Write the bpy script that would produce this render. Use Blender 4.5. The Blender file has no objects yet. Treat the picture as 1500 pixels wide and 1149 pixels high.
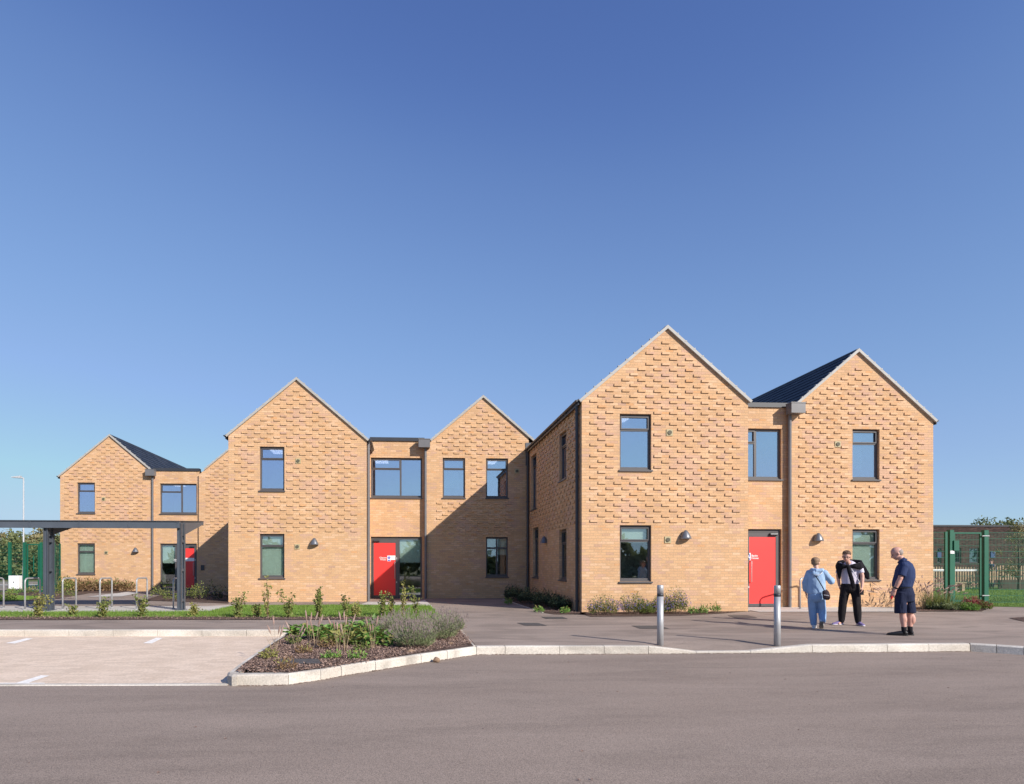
import bpy, bmesh, math, random
from mathutils import Vector, Matrix
random.seed(7)
R = math.radians
scene = bpy.context.scene
COL = scene.collection

# ------------------------------------------------------------------ camera, sky, sun, exposure
EYE = 1.30; YAW = 3.73; FPX = 920.0; CX = 654.0; HY = 828.0
cam_d = bpy.data.cameras.new('camera'); cam = bpy.data.objects.new('camera', cam_d); COL.objects.link(cam)
cam.location = (0, 0, EYE); cam.rotation_euler = (R(90), 0, R(-YAW))
cam_d.sensor_width = 36; cam_d.lens = FPX / 1500 * 36
cam_d.shift_x = (750 - CX) / 1500; cam_d.shift_y = (HY - 574.5) / 1500
cam_d.clip_end = 5000
scene.camera = cam
SUN_EL, SUN_AZ = 29.4, 40.0          # azimuth measured from straight behind the camera towards the right
world = bpy.data.worlds.new('World'); scene.world = world; world.use_nodes = True
wn = world.node_tree.nodes; wl = world.node_tree.links
sky = wn.new('ShaderNodeTexSky'); sky.sky_type = 'NISHITA'; sky.sun_disc = False
sky.sun_elevation = R(SUN_EL); sky.sun_rotation = R(180 - SUN_AZ)
sky.altitude = 0; sky.air_density = 1.0; sky.dust_density = 0.0; sky.ozone_density = 4.0
bg = wn['Background']; bg.inputs[1].default_value = 0.115
def wscale(src, k):
    m = wn.new('ShaderNodeVectorMath'); m.operation = 'SCALE'; m.inputs['Scale'].default_value = k; wl.new(src, m.inputs[0]); return m.outputs[0]
cv = wn.new('ShaderNodeRGBCurve')       # tone response of the clear sky, the same for every ray
for ci, pts in enumerate(([(0,0),(.098,.085),(.133,.142),(.212,.222),(.356,.31),(1,.47)], [(0,0),(.185,.163),(.25,.257),(.386,.376),(.617,.49),(1,.66)], [(0,0),(.376,.435),(.49,.56),(.70,.70),(.96,.81),(1,.83)])):
    c = cv.mapping.curves[ci]
    c.points[0].location = pts[0]; c.points[-1].location = pts[-1]
    for p in pts[1:-1]: c.points.new(*p)
cv.mapping.extend = 'HORIZONTAL'; cv.mapping.update()
K = 0.115 * 2 ** 0.45
wl.new(wscale(sky.outputs[0], K), cv.inputs['Color']); wl.new(wscale(cv.outputs[0], 1 / K), bg.inputs[0])
sd = bpy.data.lights.new('sun', 'SUN'); sun = bpy.data.objects.new('sun', sd); COL.objects.link(sun)
sd.energy = 4.6; sd.angle = R(0.53); sd.color = (1.0, 0.93, 0.84)
sdir = Vector((math.sin(R(SUN_AZ)) * math.cos(R(SUN_EL)), -math.cos(R(SUN_AZ)) * math.cos(R(SUN_EL)), math.sin(R(SUN_EL))))
sun.rotation_euler = sdir.to_track_quat('Z', 'Y').to_euler(); sun.location = (20, -20, 30)
vs = scene.view_settings
vs.view_transform = 'Standard'; vs.look = 'None'; vs.gamma = 1; vs.exposure = 0.45

# ------------------------------------------------------------------ survey helpers: turn measured picture points into metres
_c, _s = math.cos(R(YAW)), math.sin(R(YAW))
def G(px, py, z=0.0):
    d = FPX * (EYE - z) / (py - HY); r = (px - CX) / FPX * d
    return (r * _c + d * _s, d * _c - r * _s)
def PX(px, Y):
    return Y * math.tan(math.atan((px - CX) / FPX) + R(YAW))
def ZY(px, py, Y):
    X = PX(px, Y); d = Y * _c + X * _s
    return EYE + (HY - py) * d / FPX

# ------------------------------------------------------------------ object helpers
def tag(o, label=None, cat=None, group=None, kind=None):
    if label: o['label'] = label
    if cat: o['category'] = cat
    if group: o['group'] = group
    if kind: o['kind'] = kind
    return o
def thing(name, loc=(0, 0, 0), label=None, cat=None, group=None, rz=0):
    o = bpy.data.objects.new(name, None); COL.objects.link(o); o.location = loc; o.rotation_euler = (0, 0, rz)
    o.empty_display_size = 0.2
    return tag(o, label, cat, group)
def wloc(o):
    v = Vector((0, 0, 0))
    while o is not None:
        v += Vector(o.location); o = o.parent
    return v
def copy_tree(o, parent=None):
    c = o.copy(); COL.objects.link(c); c.parent = parent
    for ch in list(o.children): copy_tree(ch, c)
    return c

class MB:
    def __init__(s): s.v = []; s.f = []; s.m = []; s.uo = (0, 0, 0); s.uoff = {}; s.mi = 0; s.rm = None
    def add(s, vs_, fs):
        b = len(s.v)
        if s.rm is not None: vs_ = [s.rm @ Vector(p) for p in vs_]
        s.v += [tuple(p) for p in vs_]
        for f in fs:
            s.f.append(tuple(b + i for i in f)); s.m.append(s.mi)
    def poly(s, pts): s.add(pts, [tuple(range(len(pts)))])
    def box(s, x0, x1, y0, y1, z0, z1):
        if x0 > x1: x0, x1 = x1, x0
        if y0 > y1: y0, y1 = y1, y0
        s.add([(x0,y0,z0),(x1,y0,z0),(x1,y1,z0),(x0,y1,z0),(x0,y0,z1),(x1,y0,z1),(x1,y1,z1),(x0,y1,z1)],
              [(0,3,2,1),(4,5,6,7),(0,1,5,4),(1,2,6,5),(2,3,7,6),(3,0,4,7)])
    def hexa(s, p):   # 8 points, same order as box
        s.add(p, [(0,3,2,1),(4,5,6,7),(0,1,5,4),(1,2,6,5),(2,3,7,6),(3,0,4,7)])
    def tube(s, pts, rad, n=8, ref=None, cap=True):
        """pts: centres; rad: list of r or (a,b) with a along ref side"""
        pts = [Vector(p) for p in pts]; N = len(pts); ring = []
        if not isinstance(rad, (list, tuple)): rad = [rad] * N
        prev = None; vs_ = []
        for i, p in enumerate(pts):
            d = (pts[min(i+1, N-1)] - pts[max(i-1, 0)])
            if d.length < 1e-9: d = Vector((0, 0, 1))
            d.normalize()
            if ref is not None: a = Vector(ref) - d * d.dot(Vector(ref))
            elif prev is not None: a = prev - d * d.dot(prev)
            else:
                q = Vector((1, 0, 0)) if abs(d.x) < 0.8 else Vector((0, 1, 0)); a = q - d * d.dot(q)
            a.normalize(); prev = a; b_ = d.cross(a)
            r = rad[i]; ra, rb = (r if isinstance(r, (list, tuple)) else (r, r))
            for k in range(n):
                t = 2 * math.pi * k / n
                vs_.append(p + a * (ra * math.cos(t)) + b_ * (rb * math.sin(t)))
        fs = []
        for i in range(N - 1):
            for k in range(n):
                k2 = (k + 1) % n
                fs.append((i*n+k, i*n+k2, (i+1)*n+k2, (i+1)*n+k))
        if cap:
            fs.append(tuple(range(n))[::-1]); fs.append(tuple((N-1)*n + k for k in range(n)))
        s.add(vs_, fs)
    def ball(s, c, rx, ry=None, rz=None, n=12, m=8, rot=None):
        ry = ry or rx; rz = rz or rx; c = Vector(c); vs_ = []; fs = []
        vs_.append(Vector((0, 0, -rz)))
        for i in range(1, m):
            t = math.pi * i / m
            for k in range(n):
                a = 2 * math.pi * k / n
                vs_.append(Vector((rx*math.sin(t)*math.cos(a), ry*math.sin(t)*math.sin(a), -rz*math.cos(t))))
        vs_.append(Vector((0, 0, rz)))
        if rot: vs_ = [rot @ v for v in vs_]
        vs_ = [c + v for v in vs_]
        for k in range(n):
            fs.append((0, 1+(k+1)%n, 1+k)); 
            for i in range(m-2): fs.append((1+i*n+k, 1+i*n+(k+1)%n, 1+(i+1)*n+(k+1)%n, 1+(i+1)*n+k))
            fs.append((1+(m-2)*n+k, 1+(m-2)*n+(k+1)%n, len(vs_)-1))
        s.add(vs_, fs)
    def leaf(s, p, d, nrm, L, W, fold=0.15):
        p = Vector(p); d = Vector(d).normalized(); sd_ = d.cross(Vector(nrm))
        if sd_.length < 1e-4: sd_ = d.orthogonal()
        sd_.normalize(); up = sd_.cross(d)
        s.add([p, p + d*L*0.45 + sd_*W*0.5 + up*W*fold, p + d*L, p + d*L*0.45 - sd_*W*0.5 + up*W*fold], [(0,1,2),(0,2,3)])
    def build(s, name, mats, parent=None, smooth=False, uvo=(0, 0)):
        off = wloc(parent) if parent is not None else Vector((0, 0, 0))
        me = bpy.data.meshes.new(name)
        me.from_pydata([(p[0]-off.x, p[1]-off.y, p[2]-off.z) for p in s.v], [], s.f)
        if not isinstance(mats, (list, tuple)): mats = [mats]
        for m in mats: me.materials.append(m)
        if len(mats) > 1: me.polygons.foreach_set('material_index', s.m)
        uv = me.uv_layers.new(name='UVMap'); dat = []
        for pl in me.polygons:
            nx, ny, nz = abs(pl.normal.x), abs(pl.normal.y), abs(pl.normal.z)
            for vi in pl.vertices:
                x, y, z = s.v[vi]
                if nz > 0.9: dat += [x, y]
                elif nx > ny and nz < 0.6: dat += [y - uvo[1], z]
                elif ny >= nx and nz < 0.6: dat += [x - uvo[0], z]
                else: dat += ([y, math.hypot(x, z)*(1 if x >= 0 else -1)] if nx > ny else [x, math.hypot(y, z)])
        uv.data.foreach_set('uv', dat)
        if smooth: me.polygons.foreach_set('use_smooth', [True]*len(me.polygons))
        me.update()
        o = bpy.data.objects.new(name, me); COL.objects.link(o)
        if parent is not None: o.parent = parent
        return o
def bevelled(o, w=0.005, seg=1):
    md = o.modifiers.new('bevel', 'BEVEL'); md.width = w; md.segments = seg; md.limit_method = 'ANGLE'; return o

# ------------------------------------------------------------------ materials
def newmat(name):
    m = bpy.data.materials.new(name); m.use_nodes = True
    nt = m.node_tree; return m, nt, nt.nodes, nt.links, nt.nodes['Principled BSDF']
def ramp(n, stops):
    r = n.new('ShaderNodeValToRGB'); e = r.color_ramp.elements
    while len(e) > 1: e.remove(e[0])
    e[0].position = stops[0][0]; e[0].color = (*stops[0][1], 1)
    for p, c in stops[1:]:
        q = e.new(p); q.color = (*c, 1)
    return r
def mat(name, col, rough=0.6, metal=0.0, var=0.0, scale=8.0, bump=0.0, bscale=40.0, col2=None, spec=0.5, trans=0.0, detail=4):
    m, nt, n, l, b = newmat(name)
    b.inputs['Roughness'].default_value = rough; b.inputs['Metallic'].default_value = metal
    b.inputs['Specular IOR Level'].default_value = spec
    tc = n.new('ShaderNodeTexCoord')
    if var > 0 or col2:
        nz = n.new('ShaderNodeTexNoise'); nz.inputs['Scale'].default_value = scale; nz.inputs['Detail'].default_value = detail
        l.new(tc.outputs['Object'], nz.inputs['Vector'])
        c2 = col2 or tuple(min(1, c*(1+var)) for c in col); c1 = col if col2 else tuple(c*(1-var) for c in col)
        r = ramp(n, [(0.33, c1), (0.67, c2)]); l.new(nz.outputs['Fac'], r.inputs[0]); l.new(r.outputs[0], b.inputs['Base Color'])
    else: b.inputs['Base Color'].default_value = (*col, 1)
    if bump > 0:
        nb = n.new('ShaderNodeTexNoise'); nb.inputs['Scale'].default_value = bscale; nb.inputs['Detail'].default_value = 5
        l.new(tc.outputs['Object'], nb.inputs['Vector'])
        bp = n.new('ShaderNodeBump'); bp.inputs['Strength'].default_value = bump; bp.inputs['Distance'].default_value = 0.02
        l.new(nb.outputs['Fac'], bp.inputs['Height']); l.new(bp.outputs[0], b.inputs['Normal'])
    return m
def brickmat(name, stops, mortar, patch=0.12, blotch=None, bw=0.225, rh=0.075, ms=0.005, rough=0.85):
    m, nt, n, l, b = newmat(name)
    uv = n.new('ShaderNodeUVMap'); uv.uv_map = 'UVMap'
    bt = n.new('ShaderNodeTexBrick'); bt.offset = 0.5
    for k, v in (('Color1', (0, 0, 0, 1)), ('Color2', (1, 1, 1, 1)), ('Mortar', (0.5, 0.5, 0.5, 1)), ('Scale', 1), ('Mortar Size', ms), ('Mortar Smooth', 0.3), ('Bias', 0), ('Brick Width', bw), ('Row Height', rh)):
        bt.inputs[k].default_value = v
    l.new(uv.outputs[0], bt.inputs['Vector'])
    r = ramp(n, stops); l.new(bt.outputs['Color'], r.inputs[0])
    nz = n.new('ShaderNodeTexNoise'); nz.inputs['Scale'].default_value = 1.3; nz.inputs['Detail'].default_value = 3
    l.new(uv.outputs[0], nz.inputs['Vector'])
    nf = n.new('ShaderNodeTexNoise'); nf.inputs['Scale'].default_value = 30; nf.inputs['Detail'].default_value = 4
    l.new(uv.outputs[0], nf.inputs['Vector'])
    def hsv(inp, fac_node, lo, hi):
        mr = n.new('ShaderNodeMapRange'); mr.inputs[1].default_value = 0.3; mr.inputs[2].default_value = 0.7
        mr.inputs[3].default_value = lo; mr.inputs[4].default_value = hi; l.new(fac_node.outputs['Fac'], mr.inputs[0])
        mx = n.new('ShaderNodeMix'); mx.data_type = 'RGBA'; mx.blend_type = 'MULTIPLY'; mx.inputs[0].default_value = 1
        l.new(inp, mx.inputs[6]); cb = n.new('ShaderNodeCombineColor'); 
        for i in range(3): l.new(mr.outputs[0], cb.inputs[i])
        l.new(cb.outputs[0], mx.inputs[7]); return mx.outputs[2]
    base = r.outputs[0]
    if blotch:      # pinkish bricks come in loose clusters
        nb2 = n.new('ShaderNodeTexNoise'); nb2.inputs['Scale'].default_value = 1.1; nb2.inputs['Detail'].default_value = 2; l.new(uv.outputs[0], nb2.inputs['Vector'])
        ad2 = n.new('ShaderNodeMath'); ad2.operation = 'MULTIPLY_ADD'; l.new(bt.outputs['Color'], ad2.inputs[0]); ad2.inputs[1].default_value = -0.16; l.new(nb2.outputs['Fac'], ad2.inputs[2])
        mrb = n.new('ShaderNodeMapRange'); mrb.inputs[1].default_value = 0.47; mrb.inputs[2].default_value = 0.56; mrb.inputs[4].default_value = 0.75; l.new(ad2.outputs[0], mrb.inputs[0])
        mb_ = n.new('ShaderNodeMix'); mb_.data_type = 'RGBA'; l.new(mrb.outputs[0], mb_.inputs[0]); l.new(base, mb_.inputs[6]); mb_.inputs[7].default_value = (*blotch, 1); base = mb_.outputs[2]
    c = hsv(base, nz, 1 - patch, 1 + patch*0.7); c = hsv(c, nf, 0.86, 1.12)
    mx = n.new('ShaderNodeMix'); mx.data_type = 'RGBA'; l.new(bt.outputs['Fac'], mx.inputs[0]); l.new(c, mx.inputs[6]); mx.inputs[7].default_value = (*mortar, 1)
    l.new(mx.outputs[2], b.inputs['Base Color']); b.inputs['Roughness'].default_value = rough; b.inputs['Specular IOR Level'].default_value = 0.2
    inv = n.new('ShaderNodeMath'); inv.operation = 'SUBTRACT'; inv.inputs[0].default_value = 1; l.new(bt.outputs['Fac'], inv.inputs[1])
    ad = n.new('ShaderNodeMath'); ad.operation = 'MULTIPLY_ADD'; l.new(nf.outputs['Fac'], ad.inputs[0]); ad.inputs[1].default_value = 0.25; l.new(inv.outputs[0], ad.inputs[2])
    bp = n.new('ShaderNodeBump'); bp.inputs['Strength'].default_value = 0.5; bp.inputs['Distance'].default_value = 0.008
    l.new(ad.outputs[0], bp.inputs['Height']); l.new(bp.outputs[0], b.inputs['Normal'])
    return m
def groundmat(name, c1, c2, speck=0.25, s1=0.25, s2=90, stain=0.15, rough=0.9, bump=0.4, streak=False):
    m, nt, n, l, b = newmat(name)
    tc = n.new('ShaderNodeTexCoord'); o = tc.outputs['Object']
    mp = n.new('ShaderNodeMapping'); mp.inputs['Scale'].default_value = (0.45, 1, 1); l.new(o, mp.inputs[0])
    n1 = n.new('ShaderNodeTexNoise'); n1.inputs['Scale'].default_value = s1; n1.inputs['Detail'].default_value = 9; n1.inputs['Roughness'].default_value = 0.62; l.new(mp.outputs[0], n1.inputs['Vector'])
    r1 = ramp(n, [(0.35, c1), (0.65, c2)]); l.new(n1.outputs['Fac'], r1.inputs[0])
    n2 = n.new('ShaderNodeTexNoise'); n2.inputs['Scale'].default_value = s2; n2.inputs['Detail'].default_value = 3; l.new(o, n2.inputs['Vector'])
    r2 = ramp(n, [(0.35, (1-speck,)*3), (0.5, (1, 1, 1)), (0.7, (1+speck,)*3)]); l.new(n2.outputs['Fac'], r2.inputs[0])
    n3 = n.new('ShaderNodeTexNoise'); n3.inputs['Scale'].default_value = 1.1; n3.inputs['Detail'].default_value = 6; n3.inputs['Distortion'].default_value = 1.5; l.new(mp.outputs[0], n3.inputs['Vector'])
    if streak:
        mp.inputs['Scale'].default_value = (0.22, 1, 1); n3.inputs['Scale'].default_value = 1.6; n3.inputs['Detail'].default_value = 10; n3.inputs['Roughness'].default_value = 0.7; n3.inputs['Distortion'].default_value = 0.4
    r3 = ramp(n, [(0.38, (1-stain,)*3), (0.5, (1, 1, 1)), (0.72, (1+stain,)*3)]); l.new(n3.outputs['Fac'], r3.inputs[0])
    def mul(a, c):
        mx = n.new('ShaderNodeMix'); mx.data_type = 'RGBA'; mx.blend_type = 'MULTIPLY'; mx.inputs[0].default_value = 1; l.new(a, mx.inputs[6]); l.new(c, mx.inputs[7]); return mx.outputs[2]
    c = mul(mul(r1.outputs[0], r2.outputs[0]), r3.outputs[0]); l.new(c, b.inputs['Base Color'])
    b.inputs['Roughness'].default_value = rough; b.inputs['Specular IOR Level'].default_value = 0.25
    bp = n.new('ShaderNodeBump'); bp.inputs['Strength'].default_value = bump; bp.inputs['Distance'].default_value = 0.01; l.new(n2.outputs['Fac'], bp.inputs['Height']); l.new(bp.outputs[0], b.inputs['Normal'])
    return m
def glassmat(name, tint, refl, gc=(0.93, 0.97, 1), top=0.95):
    m, nt, n, l, b = newmat(name); n.remove(b); out = n['Material Output']
    t = n.new('ShaderNodeBsdfTransparent'); t.inputs[0].default_value = (*tint, 1)
    g = n.new('ShaderNodeBsdfGlossy'); g.inputs['Roughness'].default_value = 0.01; g.inputs[0].default_value = (*gc, 1)
    tc = n.new('ShaderNodeTexCoord'); nz = n.new('ShaderNodeTexNoise'); nz.inputs['Scale'].default_value = 0.9; l.new(tc.outputs['Object'], nz.inputs['Vector'])
    bp = n.new('ShaderNodeBump'); bp.inputs['Strength'].default_value = 0.05; bp.inputs['Distance'].default_value = 0.03; l.new(nz.outputs['Fac'], bp.inputs['Height']); l.new(bp.outputs[0], g.inputs['Normal'])
    fr = n.new('ShaderNodeLayerWeight'); fr.inputs['Blend'].default_value = 0.25
    mr = n.new('ShaderNodeMapRange'); mr.inputs[3].default_value = refl; mr.inputs[4].default_value = top; l.new(fr.outputs['Fresnel'], mr.inputs[0])
    mx = n.new('ShaderNodeMixShader'); l.new(mr.outputs[0], mx.inputs[0]); l.new(t.outputs[0], mx.inputs[1]); l.new(g.outputs[0], mx.inputs[2]); l.new(mx.outputs[0], out.inputs[0])
    return m
def leafmat(name, c1, c2, rough=0.55, trans=0.25, scale=3.0):
    m, nt, n, l, b = newmat(name); out = n['Material Output']
    tc = n.new('ShaderNodeTexCoord'); gi = n.new('ShaderNodeTexNoise'); gi.inputs['Scale'].default_value = scale; gi.inputs['Detail'].default_value = 8; gi.inputs['Roughness'].default_value = 0.8
    l.new(tc.outputs['Object'], gi.inputs['Vector'])
    r = ramp(n, [(0.35, c1), (0.65, c2)]); l.new(gi.outputs['Fac'], r.inputs[0]); l.new(r.outputs[0], b.inputs['Base Color'])
    b.inputs['Roughness'].default_value = rough; b.inputs['Specular IOR Level'].default_value = 0.3
    t = n.new('ShaderNodeBsdfTranslucent'); l.new(r.outputs[0], t.inputs[0])
    mx = n.new('ShaderNodeMixShader'); mx.inputs[0].default_value = trans; l.new(b.outputs[0], mx.inputs[1]); l.new(t.outputs[0], mx.inputs[2]); l.new(mx.outputs[0], out.inputs[0])
    return m

BR = [(0.0, (0.492, 0.309, 0.217)), (0.05, (0.522, 0.322, 0.197)), (0.14, (0.557, 0.342, 0.192)), (0.45, (0.591, 0.361, 0.197)), (0.75, (0.621, 0.391, 0.222)), (0.93, (0.660, 0.432, 0.271)), (1.0, (0.591, 0.322, 0.152))]
M = {}
M['brick'] = brickmat('yellow_brick', BR, (0.448, 0.305, 0.188), ms=0.0062, patch=0.07, blotch=(0.561, 0.350, 0.249))
M['dark_brick'] = brickmat('dark_red_brick', [(0, (0.034, 0.021, 0.019)), (0.5, (0.056, 0.032, 0.028)), (1, (0.083, 0.045, 0.038))], (0.060, 0.053, 0.049))
M['slate'] = brickmat('slate', [(0, (0.018, 0.020, 0.027)), (0.5, (0.026, 0.029, 0.037)), (1, (0.04, 0.042, 0.05))], (0.012, 0.012, 0.015), bw=0.3, rh=0.3, ms=0.003, rough=0.5)
M['verge'] = mat('verge_trim_grey', (0.378, 0.360, 0.333), 0.6, var=0.08, scale=3)
M['frame'] = mat('window_frame_grey', (0.085, 0.078, 0.080), 0.42, var=0.05, scale=2)
M['dark_metal'] = mat('dark_metal', (0.035, 0.037, 0.045), 0.45, var=0.1, scale=3)
M['pipe'] = mat('pipe_grey', (0.15, 0.145, 0.15), 0.38, var=0.06, scale=4)
M['shelter'] = mat('shelter_grey', (0.075, 0.088, 0.11), 0.42, var=0.08, scale=3)
M['lead'] = mat('lead', (0.10, 0.105, 0.12), 0.5, var=0.2, scale=9)
M['red'] = mat('red_door', (0.82, 0.042, 0.038), 0.45, var=0.03, scale=2)
M['white'] = mat('white_plastic', (0.8, 0.8, 0.8), 0.5)
M['paint'] = mat('road_paint', (0.86, 0.82, 0.76), 0.8, var=0.12, scale=14)
M['blue'] = mat('sign_blue', (0.02, 0.05, 0.5), 0.5)
M['steel'] = mat('brushed_steel', (0.42, 0.42, 0.43), 0.45, metal=0.35, var=0.08, scale=9)
M['lampgrey'] = mat('lamp_grey', (0.16, 0.165, 0.18), 0.35, metal=0.4, var=0.08)
M['vent'] = mat('vent_cream', (0.42, 0.35, 0.20), 0.6, var=0.05)
M['ventd'] = mat('vent_dark', (0.10, 0.09, 0.06), 0.7)
M['glass_up'] = glassmat('glass_upper', (0.80, 0.84, 0.88), 0.62, (0.82, 0.83, 1.0))
M['glass_low'] = glassmat('glass_lower', (0.94, 0.98, 0.96), 0.15)
M['blind'] = mat('blind_green_white', (0.56, 0.64, 0.57), 0.8, var=0.05, scale=2)
M['room'] = mat('room_paint', (0.30, 0.30, 0.30), 0.9, var=0.05)
M['glow_panel'] = mat('ceiling_panel', (0.8, 0.82, 0.8), 0.6)
M['glow_panel'].node_tree.nodes['Principled BSDF'].inputs['Emission Color'].default_value = (1, 1, .95, 1); M['glow_panel'].node_tree.nodes['Principled BSDF'].inputs['Emission Strength'].default_value = 1.6
M['glass_dark'] = glassmat('glass_dull', (0.5, 0.55, 0.55), 0.02, top=0.15)  # darker tint and weaker reflection than the house panes
M['road'] = groundmat('road_asphalt', (0.265, 0.209, 0.172), (0.294, 0.234, 0.194), speck=0.34, stain=0.13, s1=0.6, s2=125, bump=0.35, streak=True)
M['path'] = groundmat('path_asphalt', (0.263, 0.208, 0.174), (0.324, 0.262, 0.219), speck=0.30, stain=0.17, s2=95)
M['conc'] = groundmat('pale_concrete', (0.46, 0.43, 0.39), (0.56, 0.53, 0.49), speck=0.08, stain=0.1, s1=0.8, s2=40, bump=0.2)
M['kerb'] = groundmat('kerb_concrete', (0.47, 0.42, 0.36), (0.60, 0.56, 0.50), speck=0.14, stain=0.22, s1=2.2, s2=50, bump=0.4)
M['soil'] = groundmat('bark_mulch', (0.075, 0.045, 0.035), (0.13, 0.085, 0.065), speck=0.6, stain=0.3, s1=2, s2=35, bump=1)
M['turf'] = groundmat('turf', (0.09, 0.15, 0.025), (0.14, 0.21, 0.04), speck=0.45, stain=0.25, s1=1.2, s2=40, bump=1)
M['field'] = groundmat('field', (0.12, 0.13, 0.05), (0.19, 0.17, 0.085), speck=0.3, stain=0.2, s1=0.1, s2=8, bump=1)
M['cover'] = mat('iron_cover', (0.085, 0.078, 0.072), 0.7, var=0.25, scale=20, bump=0.6, bscale=60)
M['green'] = mat('green_powder_coat', (0.004, 0.10, 0.056), 0.5, var=0.08, scale=3)
M['timber'] = mat('picket_timber', (0.33, 0.24, 0.15), 0.8, var=0.25, scale=4)
M['timber_dark'] = mat('dark_timber', (0.05, 0.04, 0.03), 0.9, var=0.2, scale=4)
M['bark'] = mat('bark', (0.10, 0.075, 0.055), 0.9, var=0.3, scale=12)
M['twig'] = mat('twig', (0.20, 0.13, 0.10), 0.9, var=0.3, scale=12)
M['straw'] = leafmat('dry_straw', (0.42, 0.30, 0.17), (0.60, 0.48, 0.32))
M['straw2'] = leafmat('pink_straw', (0.38, 0.24, 0.19), (0.55, 0.42, 0.36))
M['grass'] = leafmat('grass_blade', (0.13, 0.23, 0.035), (0.22, 0.33, 0.06), scale=1.5)
M['leaf'] = leafmat('leaf_mid', (0.09, 0.14, 0.032), (0.24, 0.26, 0.075), scale=6)
M['leafy'] = leafmat('leaf_yellow', (0.20, 0.21, 0.055), (0.36, 0.33, 0.11), scale=6)
M['leafb'] = leafmat('leaf_bright', (0.103, 0.235, 0.044), (0.241, 0.392, 0.088), scale=5)
M['leafr'] = leafmat('leaf_red', (0.22, 0.05, 0.04), (0.36, 0.12, 0.10), scale=5)
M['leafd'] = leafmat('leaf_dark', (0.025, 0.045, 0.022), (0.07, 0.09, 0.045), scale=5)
M['hedge'] = leafmat('hedge_leaf', (0.090, 0.126, 0.046), (0.228, 0.240, 0.102), scale=0.8)
M['hedge2'] = leafmat('hedge_leaf_olive', (0.150, 0.150, 0.060), (0.350, 0.288, 0.144), scale=0.8)
M['lav'] = leafmat('lavender_leaf', (0.16, 0.21, 0.09), (0.33, 0.37, 0.19), scale=5)
M['lavs'] = leafmat('lavender_spike', (0.23, 0.18, 0.17), (0.36, 0.29, 0.27), scale=9)
M['flower'] = leafmat('purple_flower', (0.18, 0.14, 0.50), (0.34, 0.25, 0.62), scale=9)
M['russet'] = leafmat('russet_leaf', (0.20, 0.11, 0.06), (0.32, 0.22, 0.11), scale=5)
M['chip'] = mat('bark_chip', (0.12, 0.062, 0.045), 0.9, col2=(0.44, 0.31, 0.25), scale=60)
M['stone'] = mat('stone', (0.26, 0.17, 0.11), 0.9, var=0.2, scale=15, bump=0.5)
def pavers():
    m = brickmat('bay_pavers', [(0, (0.645, 0.505, 0.385)), (0.5, (0.70, 0.555, 0.43)), (1, (0.755, 0.605, 0.475))], (0.60, 0.47, 0.355), bw=0.2, rh=0.1, ms=0.003, patch=0.06)
    return m
M['paver'] = pavers()
M['lamp_post'] = mat('galvanised', (0.42, 0.43, 0.44), 0.5, var=.06)
# ------------------------------------------------------------------ ground, road, paths
def sheet(name, pts, z, m, kind='structure', **kw):
    b = MB(); b.poly([(x, y, z) for x, y in pts]); o = b.build(name, m); 
    # keep normals up
    if o.data.polygons[0].normal.z < 0: o.data.flip_normals()
    return tag(o, kind=kind, **kw)
sheet('ground', [(-900, -300), (900, -300), (900, 1500), (-900, 1500)], -0.17, M['field'])

def offset(path, w):
    out = []
    for i, p in enumerate(path):
        a = Vector(path[max(i-1, 0)]); b = Vector(path[min(i+1, len(path)-1)]); d = (b - a).normalized()
        out.append((p[0] - d.y * w, p[1] + d.x * w))
    return out
KZ = -0.125
K1 = [G(x, y, KZ) for x, y in ((-420, 932.5), (426, 932.5))]
K2 = [G(x, y, KZ) for x, y in ((334, 1001), (348, 988.5), (395, 953.5), (429, 931.2))][::-1]
corner = [G(x, y, KZ) for x, y in ((333, 1001.5), (337, 1004), (346, 1005))]
K3 = [G(x, y, KZ) for x, y in ((346, 1005), (422.6, 1003.7), (470, 996.6), (500, 990.8), (550, 982.7), (617, 971.7), (655.5, 965.9), (698, 959.3))]
K4 = [G(x, y, KZ) for x, y in ((698, 959.3), (740, 958.9), (820, 958.7), (950, 958.3), (1020, 957.9), (1100, 957.3), (1190, 956.4), (1300, 955.6), (1421, 954.6))]
K5 = [G(x, y, KZ) for x, y in ((1421, 954.6), (1460, 957.2), (1500, 960.0), (1640, 969.5))]
FRONT = K2 + corner[1:-1] + K3 + K4[1:] + K5[1:]

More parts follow.
